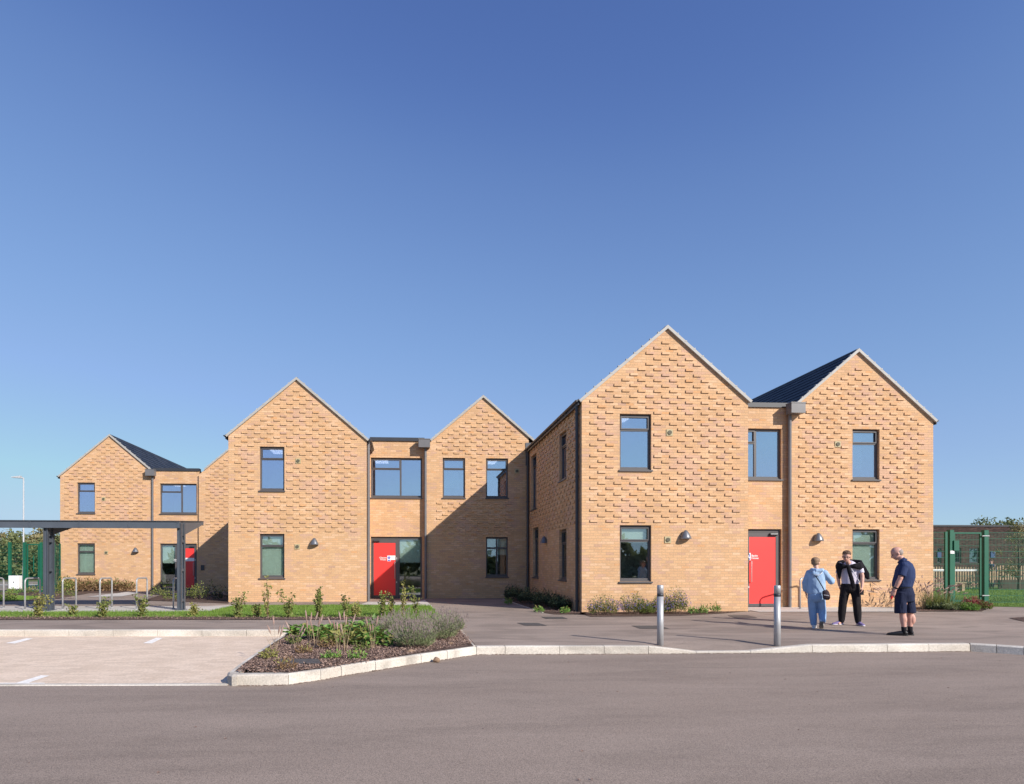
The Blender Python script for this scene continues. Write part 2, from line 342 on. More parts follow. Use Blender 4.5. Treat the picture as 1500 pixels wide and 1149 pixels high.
def seg_len(path): return [math.dist(path[i], path[i+1]) for i in range(len(path)-1)]
def point_at(path, s):
    for i, L in enumerate(seg_len(path)):
        if s <= L or i == len(path) - 2:
            t = s / L; a, b = path[i], path[i+1]
            return (a[0]+(b[0]-a[0])*t, a[1]+(b[1]-a[1])*t)
        s -= L
def kerb_mesh(mb, path, top=lambda x, y: 0.006, w=0.125, stone=0.915, z0=-0.2, side=1, gap=0.004):
    total = sum(seg_len(path)); off = offset(path, w*side); s = 0
    cuts = [0]; acc = 0
    for L in seg_len(path):
        n = max(1, round(L / stone))
        for k in range(1, n+1): cuts.append(acc + L*k/n)
        acc += L
    for a, b in zip(cuts[:-1], cuts[1:]):
        p, q = point_at(path, a + gap), point_at(path, b - gap)
        d = Vector((q[0]-p[0], q[1]-p[1])).normalized(); nx, ny = -d.y*w*side, d.x*w*side
        c = 0.018; hp, hq = top(*p), top(*q)
        e = random.uniform(-.002, .002)
        P = lambda pt, t, z: (pt[0]+nx*t, pt[1]+ny*t, z)
        vs_ = []
        for pt, h in ((p, hp), (q, hq)):
            vs_ += [P(pt, 0, z0), P(pt, 0, h-c+e), P(pt, c/w, h+e), P(pt, 1, h+e), P(pt, 1, z0)]
        mb.add(vs_, [(0,5,6,1), (1,6,7,2), (2,7,8,3), (3,8,9,4), (0,1,2,3,4), (9,8,7,6,5)])
DX0, DX1, DX2, DX3 = K4[3][0], K4[4][0], K4[5][0], K4[6][0]
def ktop(x, y):
    if x < DX0 or x > DX3: return 0.006
    lo = -0.085
    if x < DX1: return 0.006 + (lo-0.006)*(x-DX0)/(DX1-DX0)
    if x > DX2: return lo + (0.006-lo)*(x-DX2)/(DX3-DX2)
    return lo
def kerb(name, path, label, **kw):
    b = MB(); kerb_mesh(b, path, **kw); return tag(b.build(name, M['kerb']), label, 'kerb', kind='structure')
kerb('bay_kerb', K1, 'straight pale kerb along the back of the parking bay')
kerb('bed_kerb', K2, 'slanting pale kerb between the parking bay and the planting bed')
kerb('bed_kerb', K3, 'pale kerb curving along the front of the planting bed')
kerb('road_kerb', K4, 'pale kerb between road and pavement with a dropped middle', top=ktop)
kerb('road_kerb', K5, 'shaded kerb turning towards the road at the right edge')
b = MB(); cpts = [K2[-1]] + corner + [K3[0]]
cc = G(352, 998, KZ); ring = [G(333, 1000.5, KZ), G(334.5, 1003.6, KZ), G(339.5, 1005.2, KZ), G(347, 1005.3, KZ)]
inner = [G(345, 996, KZ), G(350, 996, KZ), G(352, 997, KZ), G(352, 998.5, KZ)]
for i in range(3):
    a, c2 = ring[i], ring[i+1]
    cm = (cc[0], cc[1]+.08)
    sh = lambda p, t: (p[0]+(cm[0]-p[0])*t, p[1]+(cm[1]-p[1])*t)
    b.add([(*a, -.2), (*c2, -.2), (*c2, -.015), (*a, -.015), (*sh(c2, .12), .005), (*sh(a, .12), .005), (*cm, .007)], [(0,1,2,3), (3,2,4,5), (5,4,6)])
tag(b.build('kerb_corner', M['kerb']), 'rounded kerb corner stone at the tip of the planting bed', 'kerb', kind='structure')

# road and bay
road_front = [(-70, -30), (60, -30)]
sheet('road', [(-70, -30), (70, -30), (70, G(1640, 969.5, KZ)[1]+.1)] + [(x, y+.06) for x, y in (K3 + K4[1:] + K5[1:])][::-1] + [(cc[0], cc[1]), (K2[-1][0]+.03, K2[-1][1]), G(330, 1003, KZ), G(-420, 1006, KZ), (-70, G(-420, 1006, KZ)[1])], KZ, M['road'])
bay = [G(-420, 1004, KZ), G(331, 1002.5, KZ), (K2[-1][0]+.05, K2[-1][1]), (K2[0][0]+.05, K2[0][1]+.05), (K1[0][0], K1[0][1]+.05)]
sheet('parking_bay', bay, KZ+.004, M['paver'])
e0, e1 = G(-420, 1006.5, KZ), G(333, 1004.6, KZ)
b = MB(); kerb_mesh(b, [e0, e1], top=lambda x, y: KZ+.012, w=0.1, side=1)
tag(b.build('bay_edging', M['kerb']), 'flush pale edging between parking bay and road', 'edging', kind='structure')
def mark(pts, z=KZ+.008):
    b = MB(); b.poly([(*G(x, y, KZ), z) for x, y in pts]); o = b.build('bay_marking', M['paint'])
    if o.data.polygons[0].normal.z < 0: o.data.flip_normals()
    return tag(o, kind='structure')
mark([(8, 943), (22, 943.6), (48.5, 936.3), (39, 935.7)])
mark([(209.5, 943), (222.5, 943.4), (238.5, 935.4), (229, 935)])
mark([(24, 1001.3), (42, 1001.3), (73, 990.7), (60, 990.3)])
mark([(-120, 1004), (64, 1003.8), (66, 1001.3), (-120, 1001.5)])

# pavement: one raised sheet with the dip at the dropped kerb cut out
back = offset(FRONT, .06)
x0r, x1r = DX0, DX3
RD = .62
pv = [(K1[0][0], K1[0][1]+.06), (K1[1][0], K1[1][1]+.06)]
k4b = offset(K4, .06)
pv += offset(K2, .06)[0:] + [(cc[0]+.05, cc[1]+.1)] + offset(K3, .06)[1:] + k4b[1:4] + [(k4b[3][0], k4b[3][1]+RD), (k4b[6][0], k4b[6][1]+RD)] + k4b[6:] + offset(K5, .06)[1:] + [(60, K5[-1][1]), (60, 26), (-60, 36), (-60, K1[0][1])]
sheet('pavement', pv, 0.0, M['path'])
b = MB(); xs = [x0r, DX1, DX2, x1r]; N = 24
def yk(x):
    for i in range(len(k4b)-1):
        if k4b[i][0] <= x <= k4b[i+1][0]:
            return k4b[i][1] + (k4b[i+1][1]-k4b[i][1])*(x-k4b[i][0])/(k4b[i+1][0]-k4b[i][0])
    return k4b[-1][1]
yb0, yb1 = k4b[3][1]+RD, k4b[6][1]+RD
pts = []
for i in range(N+1):
    x = k4b[3][0] + (k4b[6][0]-k4b[3][0])*i/N; ybk = yb0 + (yb1-yb0)*i/N
    for j in range(4):
        t = j/3; yy = yk(x)*(1-t)+ybk*t; pts.append((x, yy, (ktop(x, 0)-.006)*(1-t)))
b.add(pts, [(i*4+j, (i+1)*4+j, (i+1)*4+j+1, i*4+j+1) for i in range(N) for j in range(3)])
o = b.build('dropped_pavement', M['path']); tag(o, kind='structure')
def edge_strip(name, a, c, w=0.05, z=.012, label=None):
    b = MB(); kerb_mesh(b, [a, c], top=lambda x, y: z, w=w); return tag(b.build(name, M['kerb']), label, 'edging', kind='structure')
edge_strip('path_edging', G(697.5, 947), G(675, 921), label='thin pale edging on the right side of the planting bed')
edge_strip('path_edging', G(651, 908), G(632.5, 887.5), label='thin pale edging on the right end of the grass strip')
edge_strip('path_edging', G(797, 898), G(738, 878), label='thin pale edging beside the shaded shrub bed')
# overlays
GS = [G(x, y) for x, y in ((-60, 908), (651, 908), (632, 887.5), (606, 886.3), (345, 886.8), (305, 896.5), (-60, 897.5))]
sheet('turf_strip', GS, .006, M['turf'])
sheet('mulch_strip', [G(x, y) for x, y in ((-60, 908.5), (560, 908.5), (560, 904.5), (-60, 903.8))], .010, M['soil'])
sheet('cycle_pad', [G(x, y) for x, y in ((-60, 888.5), (300, 888.6), (345, 886.8), (305, 896.5), (-60, 897.5))], .010, M['conc'])
BED = offset(K2, .07)[0:] + [(cc[0], cc[1]+.1)] + offset(K3, .07)[1:] + [G(696, 945), G(674, 921.5), G(441, 921.5)]
sheet('planting_bed', BED, .010, M['soil'])
sheet('shrub_bed', [G(738, 878), G(797, 898), G(812, 900.5), G(856, 900.5), (4.95, 16.9), (4.8, 24.4), (4.0, 24.4)], .010, M['soil'])
sheet('flower_bed', [G(848, 899), G(866, 904), G(925, 903.5), G(1000, 902.5), G(1060, 899), G(1099, 895.5), (9.6, 16.98), (4.83, 16.98)], .010, M['soil'])
sheet('door_slab', [G(1100, 895.2), G(1112, 897.2), G(1345, 896.8), (16.0, 18.45), (9.5, 18.6), (9.5, 17.0)], .014, M['conc'])
sheet('door_slab', [G(527, 886.5), G(633, 888.2), G(622, 879.5), G(606, 883.6), G(540, 882.2)], .014, M['conc'])
sheet('corner_bed', [G(1340, 896.5), G(1440, 896), G(1446, 888.5), G(1372, 884), (16.2, 18.42), (15.6, 18.42)], .018, M['soil'])
sheet('lawn', [G(1360, 885), G(1446, 889), G(1500, 889.8), G(1640, 892), G(1640, 860), G(1360, 860)], .008, M['turf'])
sheet('edge_bed', [G(1478, 906), G(1500, 904.5), G(1640, 904.5), G(1640, 914), G(1500, 911)], .010, M['soil'])
sheet('garden_bed', [G(-60, 884), G(75, 879), G(130, 869.5), G(200, 868.5), G(200, 866), G(-60, 866)], .010, M['soil'])
sheet('garden_turf', [G(-60, 883), G(40, 880), G(66, 874), G(-60, 872.5)], .014, M['turf'])
sheet('garden_bed', [G(208, 880), G(335, 884.5), G(335, 872), G(300, 868.5), G(240, 871)], .010, M['soil'])
sheet('pale_path', [G(126, 875), G(178, 874.4), G(207, 868.6), G(188, 867.5)], .014, M['conc'])
sheet('far_road', [G(-200, 864.5), G(99, 864.5), G(99, 852), G(-200, 852)], -.02, M['path'])
sheet('far_verge', [G(-200, 859), G(99, 857.2), G(99, 856), G(-200, 857.5)], .0, M['conc'])
# drain covers in the pavement
def cover(pts, label, py_=None):
    q = [G(x, y) for x, y in pts]; b = MB(); b.poly([(x, y, .006 if py_ is None else py_) for x, y in q]); o = b.build('drain_cover', M['cover'])
    if o.data.polygons[0].normal.z < 0: o.data.flip_normals()
    tag(o, label, 'drain cover')
cover([(757, 913), (788, 913), (802, 917), (770, 917)], 'dark square drain cover nearest the planting bed edging')
cover([(792, 904), (824, 904), (832, 906.9), (800, 906.9)], 'dark drain cover beside the shaded shrub bed')
cover([(925, 917), (966, 917), (981, 921.5), (938, 921.5)], 'dark drain cover behind the left steel bollard')
cover([(1066, 902), (1095, 901.6), (1110, 905.5), (1078, 905.8)], 'dark drain cover near the brick corner by the red door')
cover([(410, 967.2), (466, 967.2), (471, 974.5), (411, 975)], 'flat dark drain cover lying in the bark of the planting bed', .02)

# ------------------------------------------------------------------ houses
PROJ = 0.029
class Fac:
    """a wall plane: origin, along-direction, outward normal"""
    def __init__(s, ox, oy, u, n): s.o = Vector((ox, oy, 0)); s.u = Vector(u); s.n = Vector(n)
    def p(s, u, z, n=0): return s.o + s.u*u + s.n*n + Vector((0, 0, z))
    def box(s, mb, u0, u1, n0, n1, z0, z1):
        P = s.p
        flip = s.u.cross(Vector((0, 0, 1))).dot(s.n) < 0
        a = [P(u0,z0,n1),P(u1,z0,n1),P(u1,z0,n0),P(u0,z0,n0),P(u0,z1,n1),P(u1,z1,n1),P(u1,z1,n0),P(u0,z1,n0)]
        if flip: a = [a[1],a[0],a[3],a[2],a[5],a[4],a[7],a[6]]
        mb.hexa(a)
def wall(mb, F, W, H, openings, roof=None, reveal=0.16):
    """roof: (ur, slope, zr) for a gable; H height of straight part to the left / right"""
    hl = hr = H
    if roof:
        ur, sl, zr = roof; hl = zr - sl*ur; hr = zr - sl*(W-ur)
    zcap = min(hl, hr)
    us = sorted({0, W, *[o[0] for o in openings], *[o[1] for o in openings]})
    zs = sorted({-0.15, zcap, *[o[2] for o in openings], *[o[3] for o in openings]})
    flip = F.u.cross(Vector((0, 0, 1))).dot(F.n) < 0
    def q(pts): mb.poly(pts[::-1] if flip else pts)
    for a, b_ in zip(us[:-1], us[1:]):
        for c, d in zip(zs[:-1], zs[1:]):
            um, zm = (a+b_)/2, (c+d)/2
            if any(o[0] < um < o[1] and o[2] < zm < o[3] for o in openings): continue
            q([F.p(a, c), F.p(b_, c), F.p(b_, d), F.p(a, d)])
    if roof:
        pts = [F.p(0, zcap), F.p(W, zcap)]
        if hr > zcap + .01: pts.append(F.p(W, hr))
        pts.append(F.p(ur, zr))
        if hl > zcap + .01: pts.append(F.p(0, hl))
        q(pts)
    for o in openings:
        a, b_, c, d = o[:4]
        q([F.p(a, d), F.p(b_, d), F.p(b_, d, -reveal), F.p(a, d, -reveal)])
        q([F.p(a, c, -reveal), F.p(b_, c, -reveal), F.p(b_, c), F.p(a, c)])
        q([F.p(a, c), F.p(a, d), F.p(a, d, -reveal), F.p(a, c, -reveal)])
        q([F.p(b_, c, -reveal), F.p(b_, d, -reveal), F.p(b_, d), F.p(b_, c)])
def pattern(mb, F, W, openings, roof=None, H=9, zmin=2.475, ustart=0.225, skip=None, holes=(), umax=None):
    umax = umax if umax is not None else W - 0.2
    row = 0; z = zmin
    while z < 8:
        k0 = ustart + (0.225 if row % 2 else 0); u = k0
        while u + .225 <= umax + .01:
            ok = True
            top = z + .065
            if roof:
                ur, sl, zr = roof
                for uu in (u, u+.215):
                    if top > zr - sl*abs(uu-ur) - .13: ok = False
            elif top > H - .1: ok = False
            for a, b_, c, d in [o[:4] for o in openings]:
                if u + .215 > a - .06 and u < b_ + .06 and top > c - .05 and z < d + .012: ok = False
            for hu, hz in holes:
                if abs(u+.11-hu) < .2 and abs(z+.03-hz) < .11: ok = False
            if skip and skip(u, z): ok = False
            if ok: F.box(mb, u+.005, u+.22, 0.0, PROJ, z+.005, z+.07)
            u += .45
        z += .15; row += 1

def window(house, F, u0, u1, z0, z1, low, style='single', blind=None, split=0.58):
    P = MB(); fn0, fn1 = -0.15, -0.085; fw = .055
    bx = lambda mb, a, b_, c, d, n0=fn0, n1=fn1: F.box(mb, a, b_, n0, n1, c, d)
    bx(P, u0, u0+fw, z0, z1); bx(P, u1-fw, u1, z0, z1); bx(P, u0+fw, u1-fw, z1-.07, z1); bx(P, u0+fw, u1-fw, z0, z0+.09)
    panes = []; tz = z1 - .43
    def sash(a, b_, c, d):      # opening sash with its own thin frame standing proud
        w = .032; n0, n1 = fn1, fn1+.022
        bx(P, a, a+w, c, d, n0, n1); bx(P, b_-w, b_, c, d, n0, n1); bx(P, a+w, b_-w, d-w, d, n0, n1); bx(P, a+w, b_-w, c, c+w, n0, n1)
    if style == 'single':
        bx(P, u0+fw, u1-fw, tz-.03, tz+.03)
        sash(u0+fw-.012, u1-fw+.012, tz+.012, z1-.055)
        panes = [(u0+fw, u1-fw, tz+.03, z1-.07), (u0+fw, u1-fw, z0+.09, tz-.03)]
    elif style == 'cross':
        um = (u0+u1)/2
        bx(P, u0+fw, u1-fw, tz-.04, tz+.03)
        bx(P, um-.03, um+.03, z0+.09, tz-.04); bx(P, um-.03, um+.03, tz+.03, z1-.07)
        panes = [(u0+fw, um-.03, tz+.03, z1-.07), (um+.03, u1-fw, tz+.03, z1-.07), (u0+fw, um-.03, z0+.09, tz-.04), (um+.03, u1-fw, z0+.09, tz-.04)]
    else:
        um = u0 + (u1-u0)*split
        bx(P, um-.035, um+.035, z0+.09, z1-.07); bx(P, u0+fw, um-.035, tz-.03, tz+.03)
        sash(u0+fw-.012, um-.035+.012, tz+.012, z1-.055)
        panes = [(u0+fw, um-.035, tz+.03, z1-.07), (u0+fw, um-.035, z0+.09, tz-.03), (um+.035, u1-fw, z0+.09, z1-.07)]
    w = P.build('window', M['frame'], house)
    for k in range(3):   # trickle vent slots
        pass
    for a, b_, c, d in panes:
        g = MB(); F.box(g, a-.004, b_+.004, -.122, -.114, c-.004, d+.004)
        g.build('pane', M['glass_low' if low else 'glass_up'], w)
    s = MB(); F.box(s, u0-.03, u1+.03, -.09, .045, z0-.045, z0-.002); F.box(s, u0, u1, -.09, -.05, z0-.002, z0+.03)
    s.build('sill', M['frame'], w)
    if blind:
        frac, side = blind
        bl = MB()
        zt = z1-.07; zb = zt - (zt-z0-.09)*frac
        F.box(bl, u0+fw-.01, u1-fw+.01 if side is None else u0+(u1-u0)*side, -.185, -.178, zb, zt)
        bl.build('blind', M['blind'], w)
    r = MB(); a, b_ = u0-.3, u1+.3; c, d = z0-.75, z1+.15; n0, n1 = -.2, -2.6
    pts = lambda n: [F.p(a, c, n), F.p(b_, c, n), F.p(b_, d, n), F.p(a, d, n)]
    r.add(pts(n0)+pts(n1), [(4,5,6,7), (0,1,5,4), (3,7,6,2), (0,4,7,3), (1,2,6,5)])
    r.build('room', M['room'], w)
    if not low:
        cl = MB(); F.box(cl, u0+.1, u0+.62, -2.0, -1.0, z1+.09, z1+.12)  # weakly glowing ceiling panel for the pale rectangles in the upper panes
        cl.build('ceiling_glow', M['glow_panel'], w)
    return w

def text_on(F, txt, u, z, size, n, parent, m, align='CENTER'):
    cu = bpy.data.curves.new('lettering', 'FONT'); cu.body = txt; cu.size = size; cu.align_x = align; cu.space_line = 0.85; cu.extrude = 0.0015; cu.offset = size*.012
    o = bpy.data.objects.new('tmp', cu); COL.objects.link(o)
    bpy.context.view_layer.update()
    me = bpy.data.meshes.new_from_object(o.evaluated_get(bpy.context.evaluated_depsgraph_get()))
    COL.objects.unlink(o)
    b = MB(); vs_ = [F.p(u + v.co.x, z + v.co.y, n + v.co.z) for v in me.vertices]
    b.add(vs_, [tuple(p.vertices) for p in me.polygons])
    return b.build('lettering', m, parent)

def door_unit(house, F, u0, u1, door_first, name, blind=True):
    """outer frame, red leaf, sidelight"""
    z0, z1 = 0.0, 2.4; n0, n1 = -.16, -.08; fw = .06
    dw = .98
    if door_first: d0, d1 = u0+fw, u0+fw+dw; s0, s1 = d1+.07, u1-fw
    else: d0, d1 = u1-fw-dw, u1-fw; s0, s1 = u0+fw, d0-.07
    f = MB(); bx = lambda mb, a, b_, c, d, q0=n0, q1=n1: F.box(mb, a, b_, q0, q1, c, d)
    bx(f, u0, u0+fw, z0, z1); bx(f, u1-fw, u1, z0, z1); bx(f, u0+fw, u1-fw, z1-.1, z1); bx(f, u0+fw, u1-fw, z0, z0+.03)
    m0, m1 = (d1, s0) if door_first else (s1, d0)
    bx(f, m0, m1, z0+.03, z1-.1)
    bx(f, s0, s1, z0+.03, z0+.12)
    fr = f.build('door_frame', M['frame'], house)
    g = MB(); F.box(g, s0-.003, s1+.003, -.125, -.118, z0+.12, z1-.1); g.build('pane', M['glass_low'], fr)
    if blind:
        bl = MB(); F.box(bl, s0+.01, s1-.01, -.2, -.193, z1-1.0, z1-.1); bl.build('blind', M['blind'], fr)
    r = MB(); a, b_, c, d = u0-.1, u1+.1, -.02, 2.7; q0, q1 = -.22, -3.0
    pts = lambda n: [F.p(a, c, n), F.p(b_, c, n), F.p(b_, d, n), F.p(a, d, n)]
    r.add(pts(q0)+pts(q1), [(4,5,6,7), (0,1,5,4), (3,7,6,2), (0,4,7,3), (1,2,6,5)]); r.build('lobby', M['room'], fr)
    # leaf: grey stile frame with a red panel
    L = MB(); st = .055; q0, q1 = -.135, -.065
    bx(L, d0+.005, d0+.05, .035, z1-.105, q0, q1); bx(L, d1-.09, d1-.005, .035, z1-.105, q0, q1)
    bx(L, d0+.05, d1-.09, z1-.105-.13, z1-.105, q0, q1); bx(L, d0+.05, d1-.09, .035, .12, q0, q1)
    lf = L.build('door', M['frame'], house)
    p = MB(); bx(p, d0+.05, d1-.09, .12, z1-.235, -.13, -.072); p.build('door_panel', M['red'], lf)
    h = MB(); hu = d1-.115 if name != 'Banks' else d0+.09; hp = [F.p(hu, 1.42, -.072), F.p(hu, 1.42, -.01), F.p(hu, 1.40, 0.0), F.p(hu, .8, 0.0), F.p(hu, .78, -.01), F.p(hu, .78, -.072)]
    h.tube(hp, .012, 8); h.build('handle', M['steel'], lf, smooth=True)
    for za, zb in ((1.52, 1.6), (.6, .66)):
        lk = MB(); lu = d1-.065 if name != 'Banks' else d0+.01; F.box(lk, lu, lu+.04, -.066, -.058, za, zb); lk.build('lock', M['steel'], lf)
    cl = MB(); cu = d0+.16 if door_first else d1-.18
    cl.tube([F.p(cu-.11, z1-.16, -.03), F.p(cu+.11, z1-.16, -.03)], .045, 10); cl.build('door_closer', M['dark_metal'], lf)
    sg = MB(); su = d1-.41 if door_first or name == 'Chaston' else d0+.14
    if name == 'Banks': su = 10.42-F.o.x
    F.box(sg, su, su+.14, -.0715, -.069, 1.45, 1.67)
    if name != 'Banks': F.box(sg, su+.14, d1-.095, -.0715, -.069, 1.5, 1.67)
    s_ = sg.build('sign', M['white'], lf)
    sb = MB(); cen = F.p(su+.07, 1.59, -.0685); rr = .055
    ringp = [cen + F.u*(rr*math.cos(t)) + Vector((0, 0, rr*math.sin(t))) for t in [2*math.pi*k/20 for k in range(20)]]
    sb.add(ringp, [tuple(range(20))]); F.box(sb, su+.012, su+.128, -.069, -.0683, 1.465, 1.505)
    sb.build('sign_symbol', M['blue'], s_)
    ex = MB(); F.box(ex, su+.062, su+.078, -.0683, -.0675, 1.575, 1.63); F.box(ex, su+.062, su+.078, -.0683, -.0675, 1.55, 1.564); ex.build('exclamation_mark', M['white'], s_)
    if name == 'Banks': tu, al = su+.165, 'LEFT'
    else: tu, al = su-.16, 'CENTER'
    text_on(F, {'Banks': 'Banks\nHouse', 'Chaston': 'Chaston\nHouse', 'Third': 'Manor\nHouse'}[name], tu, 1.56, .085, -.0715, lf, M['white'], al)
    return fr

SL = 0.85; ZR = 7.87
def roof(house, x0, x1, xr, y0, y1, z_tr_l=None, z_tr_r=None, name='roof'):
    """tile courses on both slopes, front verge at y0"""
    b = MB(); ang = math.atan(SL); ca, sa = math.cos(ang), math.sin(ang)
    clips = []
    for sgn, xe in ((-1, x0), (1, x1)):
        L = abs(xe - xr) / ca; n = max(1, round(L / .3)); e = L / n
        for i in range(n):
            s0, s1 = L - e*i, L - e*(i+1)      # distance from ridge, eave side first
            s1b = max(s1 - .04, 0)
            q = lambda s_, h: (xr + sgn*(s_*ca + h*sa), ZR - s_*sa + h*ca)
            A, B, C_, D_ = q(s0, .02), q(s0, .048), q(s1b, .03), q(s1b, .0)
            if sgn < 0: pts = [A, D_, C_, B]
            else: pts = [D_, A, B, C_]
            v = [(x, y0, z) for x, z in pts] + [(x, y1, z) for x, z in pts]
            b.add(v, [(0,1,2,3), (7,6,5,4), (0,4,5,1), (1,5,6,2), (2,6,7,3), (3,7,4,0)])
            if i > 0: clips.append(q(s0, .045) + (sgn,))
    r = b.build(name, M['slate'], house)
    rg = MB(); rg.tube([(xr, y0+.01, ZR+.01), (xr, y1, ZR+.01)], .06, 8); rg.build('ridge', M['dark_metal'], r)
    v = MB(); t = .076; yf, yk_ = y0-.045, y0+.03
    up = lambda s_, h, sg: (xr + sg*(s_*ca + h*sa), ZR - s_*sa + h*ca)
    for sgn, xe in ((-1, x0), (1, x1)):
        L = abs(xe - xr) / ca
        T0, T1 = (xr, ZR + .05/ca), up(L, .05, sgn); B0, B1 = (xr, ZR + (.05-t)/ca), up(L, .05-t, sgn)
        P = [T0, T1, B1, B0]
        if sgn > 0: P = P[::-1]
        vv = [(x, yf, z) for x, z in P] + [(x, yk_, z) for x, z in P]
        v.add(vv, [(3,2,1,0), (4,5,6,7), (1,5,4,0), (2,6,5,1), (3,7,6,2), (0,4,7,3)])
    for cx_, cz_, sg in clips:
        v.add([(cx_-.035, yf-.004, cz_-.02), (cx_+.035, yf-.004, cz_-.02), (cx_+.035, y0+.03, cz_-.02), (cx_-.035, y0+.03, cz_-.02),
               (cx_-.03, yf-.004, cz_+.022-(.03 if sg > 0 else -.0)), (cx_+.03, yf-.004, cz_+.022-(.03 if sg < 0 else -.0)), (cx_+.03, y0+.03, cz_+.022-(.03 if sg < 0 else 0)), (cx_-.03, y0+.03, cz_+.022-(.03 if sg > 0 else 0))],
              [(0,3,2,1),(4,5,6,7),(0,1,5,4),(1,2,6,5),(2,3,7,6),(3,0,4,7)])
    v.build('verge_trim', M['verge'], r)
    return r
def gutter(house, x, z, y0, y1, sgn):
    b = MB(); n = 8; r_ = .065; pts = []
    for y in (y0, y1):
        for k in range(n+1):
            a = math.pi + math.pi*k/n; pts.append((x + sgn*.02 + r_*math.cos(a), y, z + r_*math.sin(a)))
    N = n+1
    b.add(pts, [(k, k+1, N+k+1, N+k) for k in range(n)] + [tuple(range(N)), tuple(range(N, 2*N))])
    b.box(x - .012, x + .012, y0, y1, z-.13, z+.03)
    return b.build('gutter', M['dark_metal'], house)
def pipe(house, x, y, z0, z1, r_=.05, m='pipe'):
    b = MB(); b.tube([(x, y, z0), (x, y, z1)], r_, 12)
    for z in [z0+.3+k*(z1-z0-.6)/3 for k in range(4)]: b.tube([(x, y, z-.03), (x, y, z+.03)], r_+.008, 12)
    return b.build('downpipe', M[m], house)
def hopper(house, x, y, z0, z1, w=.44, d=.28):
    b = MB(); b.box(x-w/2, x+w/2, y-d, y, z0, z1); b.box(x-w/2-.012, x+w/2+.012, y-d-.012, y, z1, z1+.03)
    o = b.build('rain_hopper', M['pipe'], house); return o
def wall_lamp(house, F, u, z):
    b = MB(); prof = [(.0, .13), (.035, .12), (.075, .07), (.115, 0), (.145, -.07), (.16, -.115)]
    c = F.p(u, z, .075); n = 20; vs_ = []
    for r_, h in prof:
        for k in range(n):
            a = 2*math.pi*k/n; vs_.append(c + F.u*(r_*math.cos(a)) + F.n*(r_*.9*math.sin(a)) + Vector((0, 0, h)))
    fs = [(i*n+k, i*n+(k+1) % n, (i+1)*n+(k+1) % n, (i+1)*n+k) for i in range(len(prof)-1) for k in range(n)]
    fs.append(tuple((len(prof)-1)*n+k for k in range(n))[::-1])
    b.add(vs_, fs); o = b.build('wall_lamp', M['lampgrey'], house, smooth=True)
    return o
def vent(house, F, u, z):
    b = MB(); F.box(b, u-.09, u+.09, 0, .02, z-.09, z+.09); o = b.build('vent', M['vent'], house)
    c = MB(); cen = F.p(u, z, .02); n = 16
    ring = [cen + F.u*(.058*math.cos(2*math.pi*k/n)) + Vector((0, 0, .058*math.sin(2*math.pi*k/n))) for k in range(n)]
    out = [p + F.n*.02 for p in ring]
    c.add(ring+out, [(k, (k+1) % n, n+(k+1) % n, n+k) for k in range(n)] + [tuple(range(n, 2*n))]); c.build('vent_cap', M['ventd'], o)

ZW = ((0.845, 2.40), (3.925, 5.475))      # window openings, ground and first floor
def house(pos, label, blocks): pass

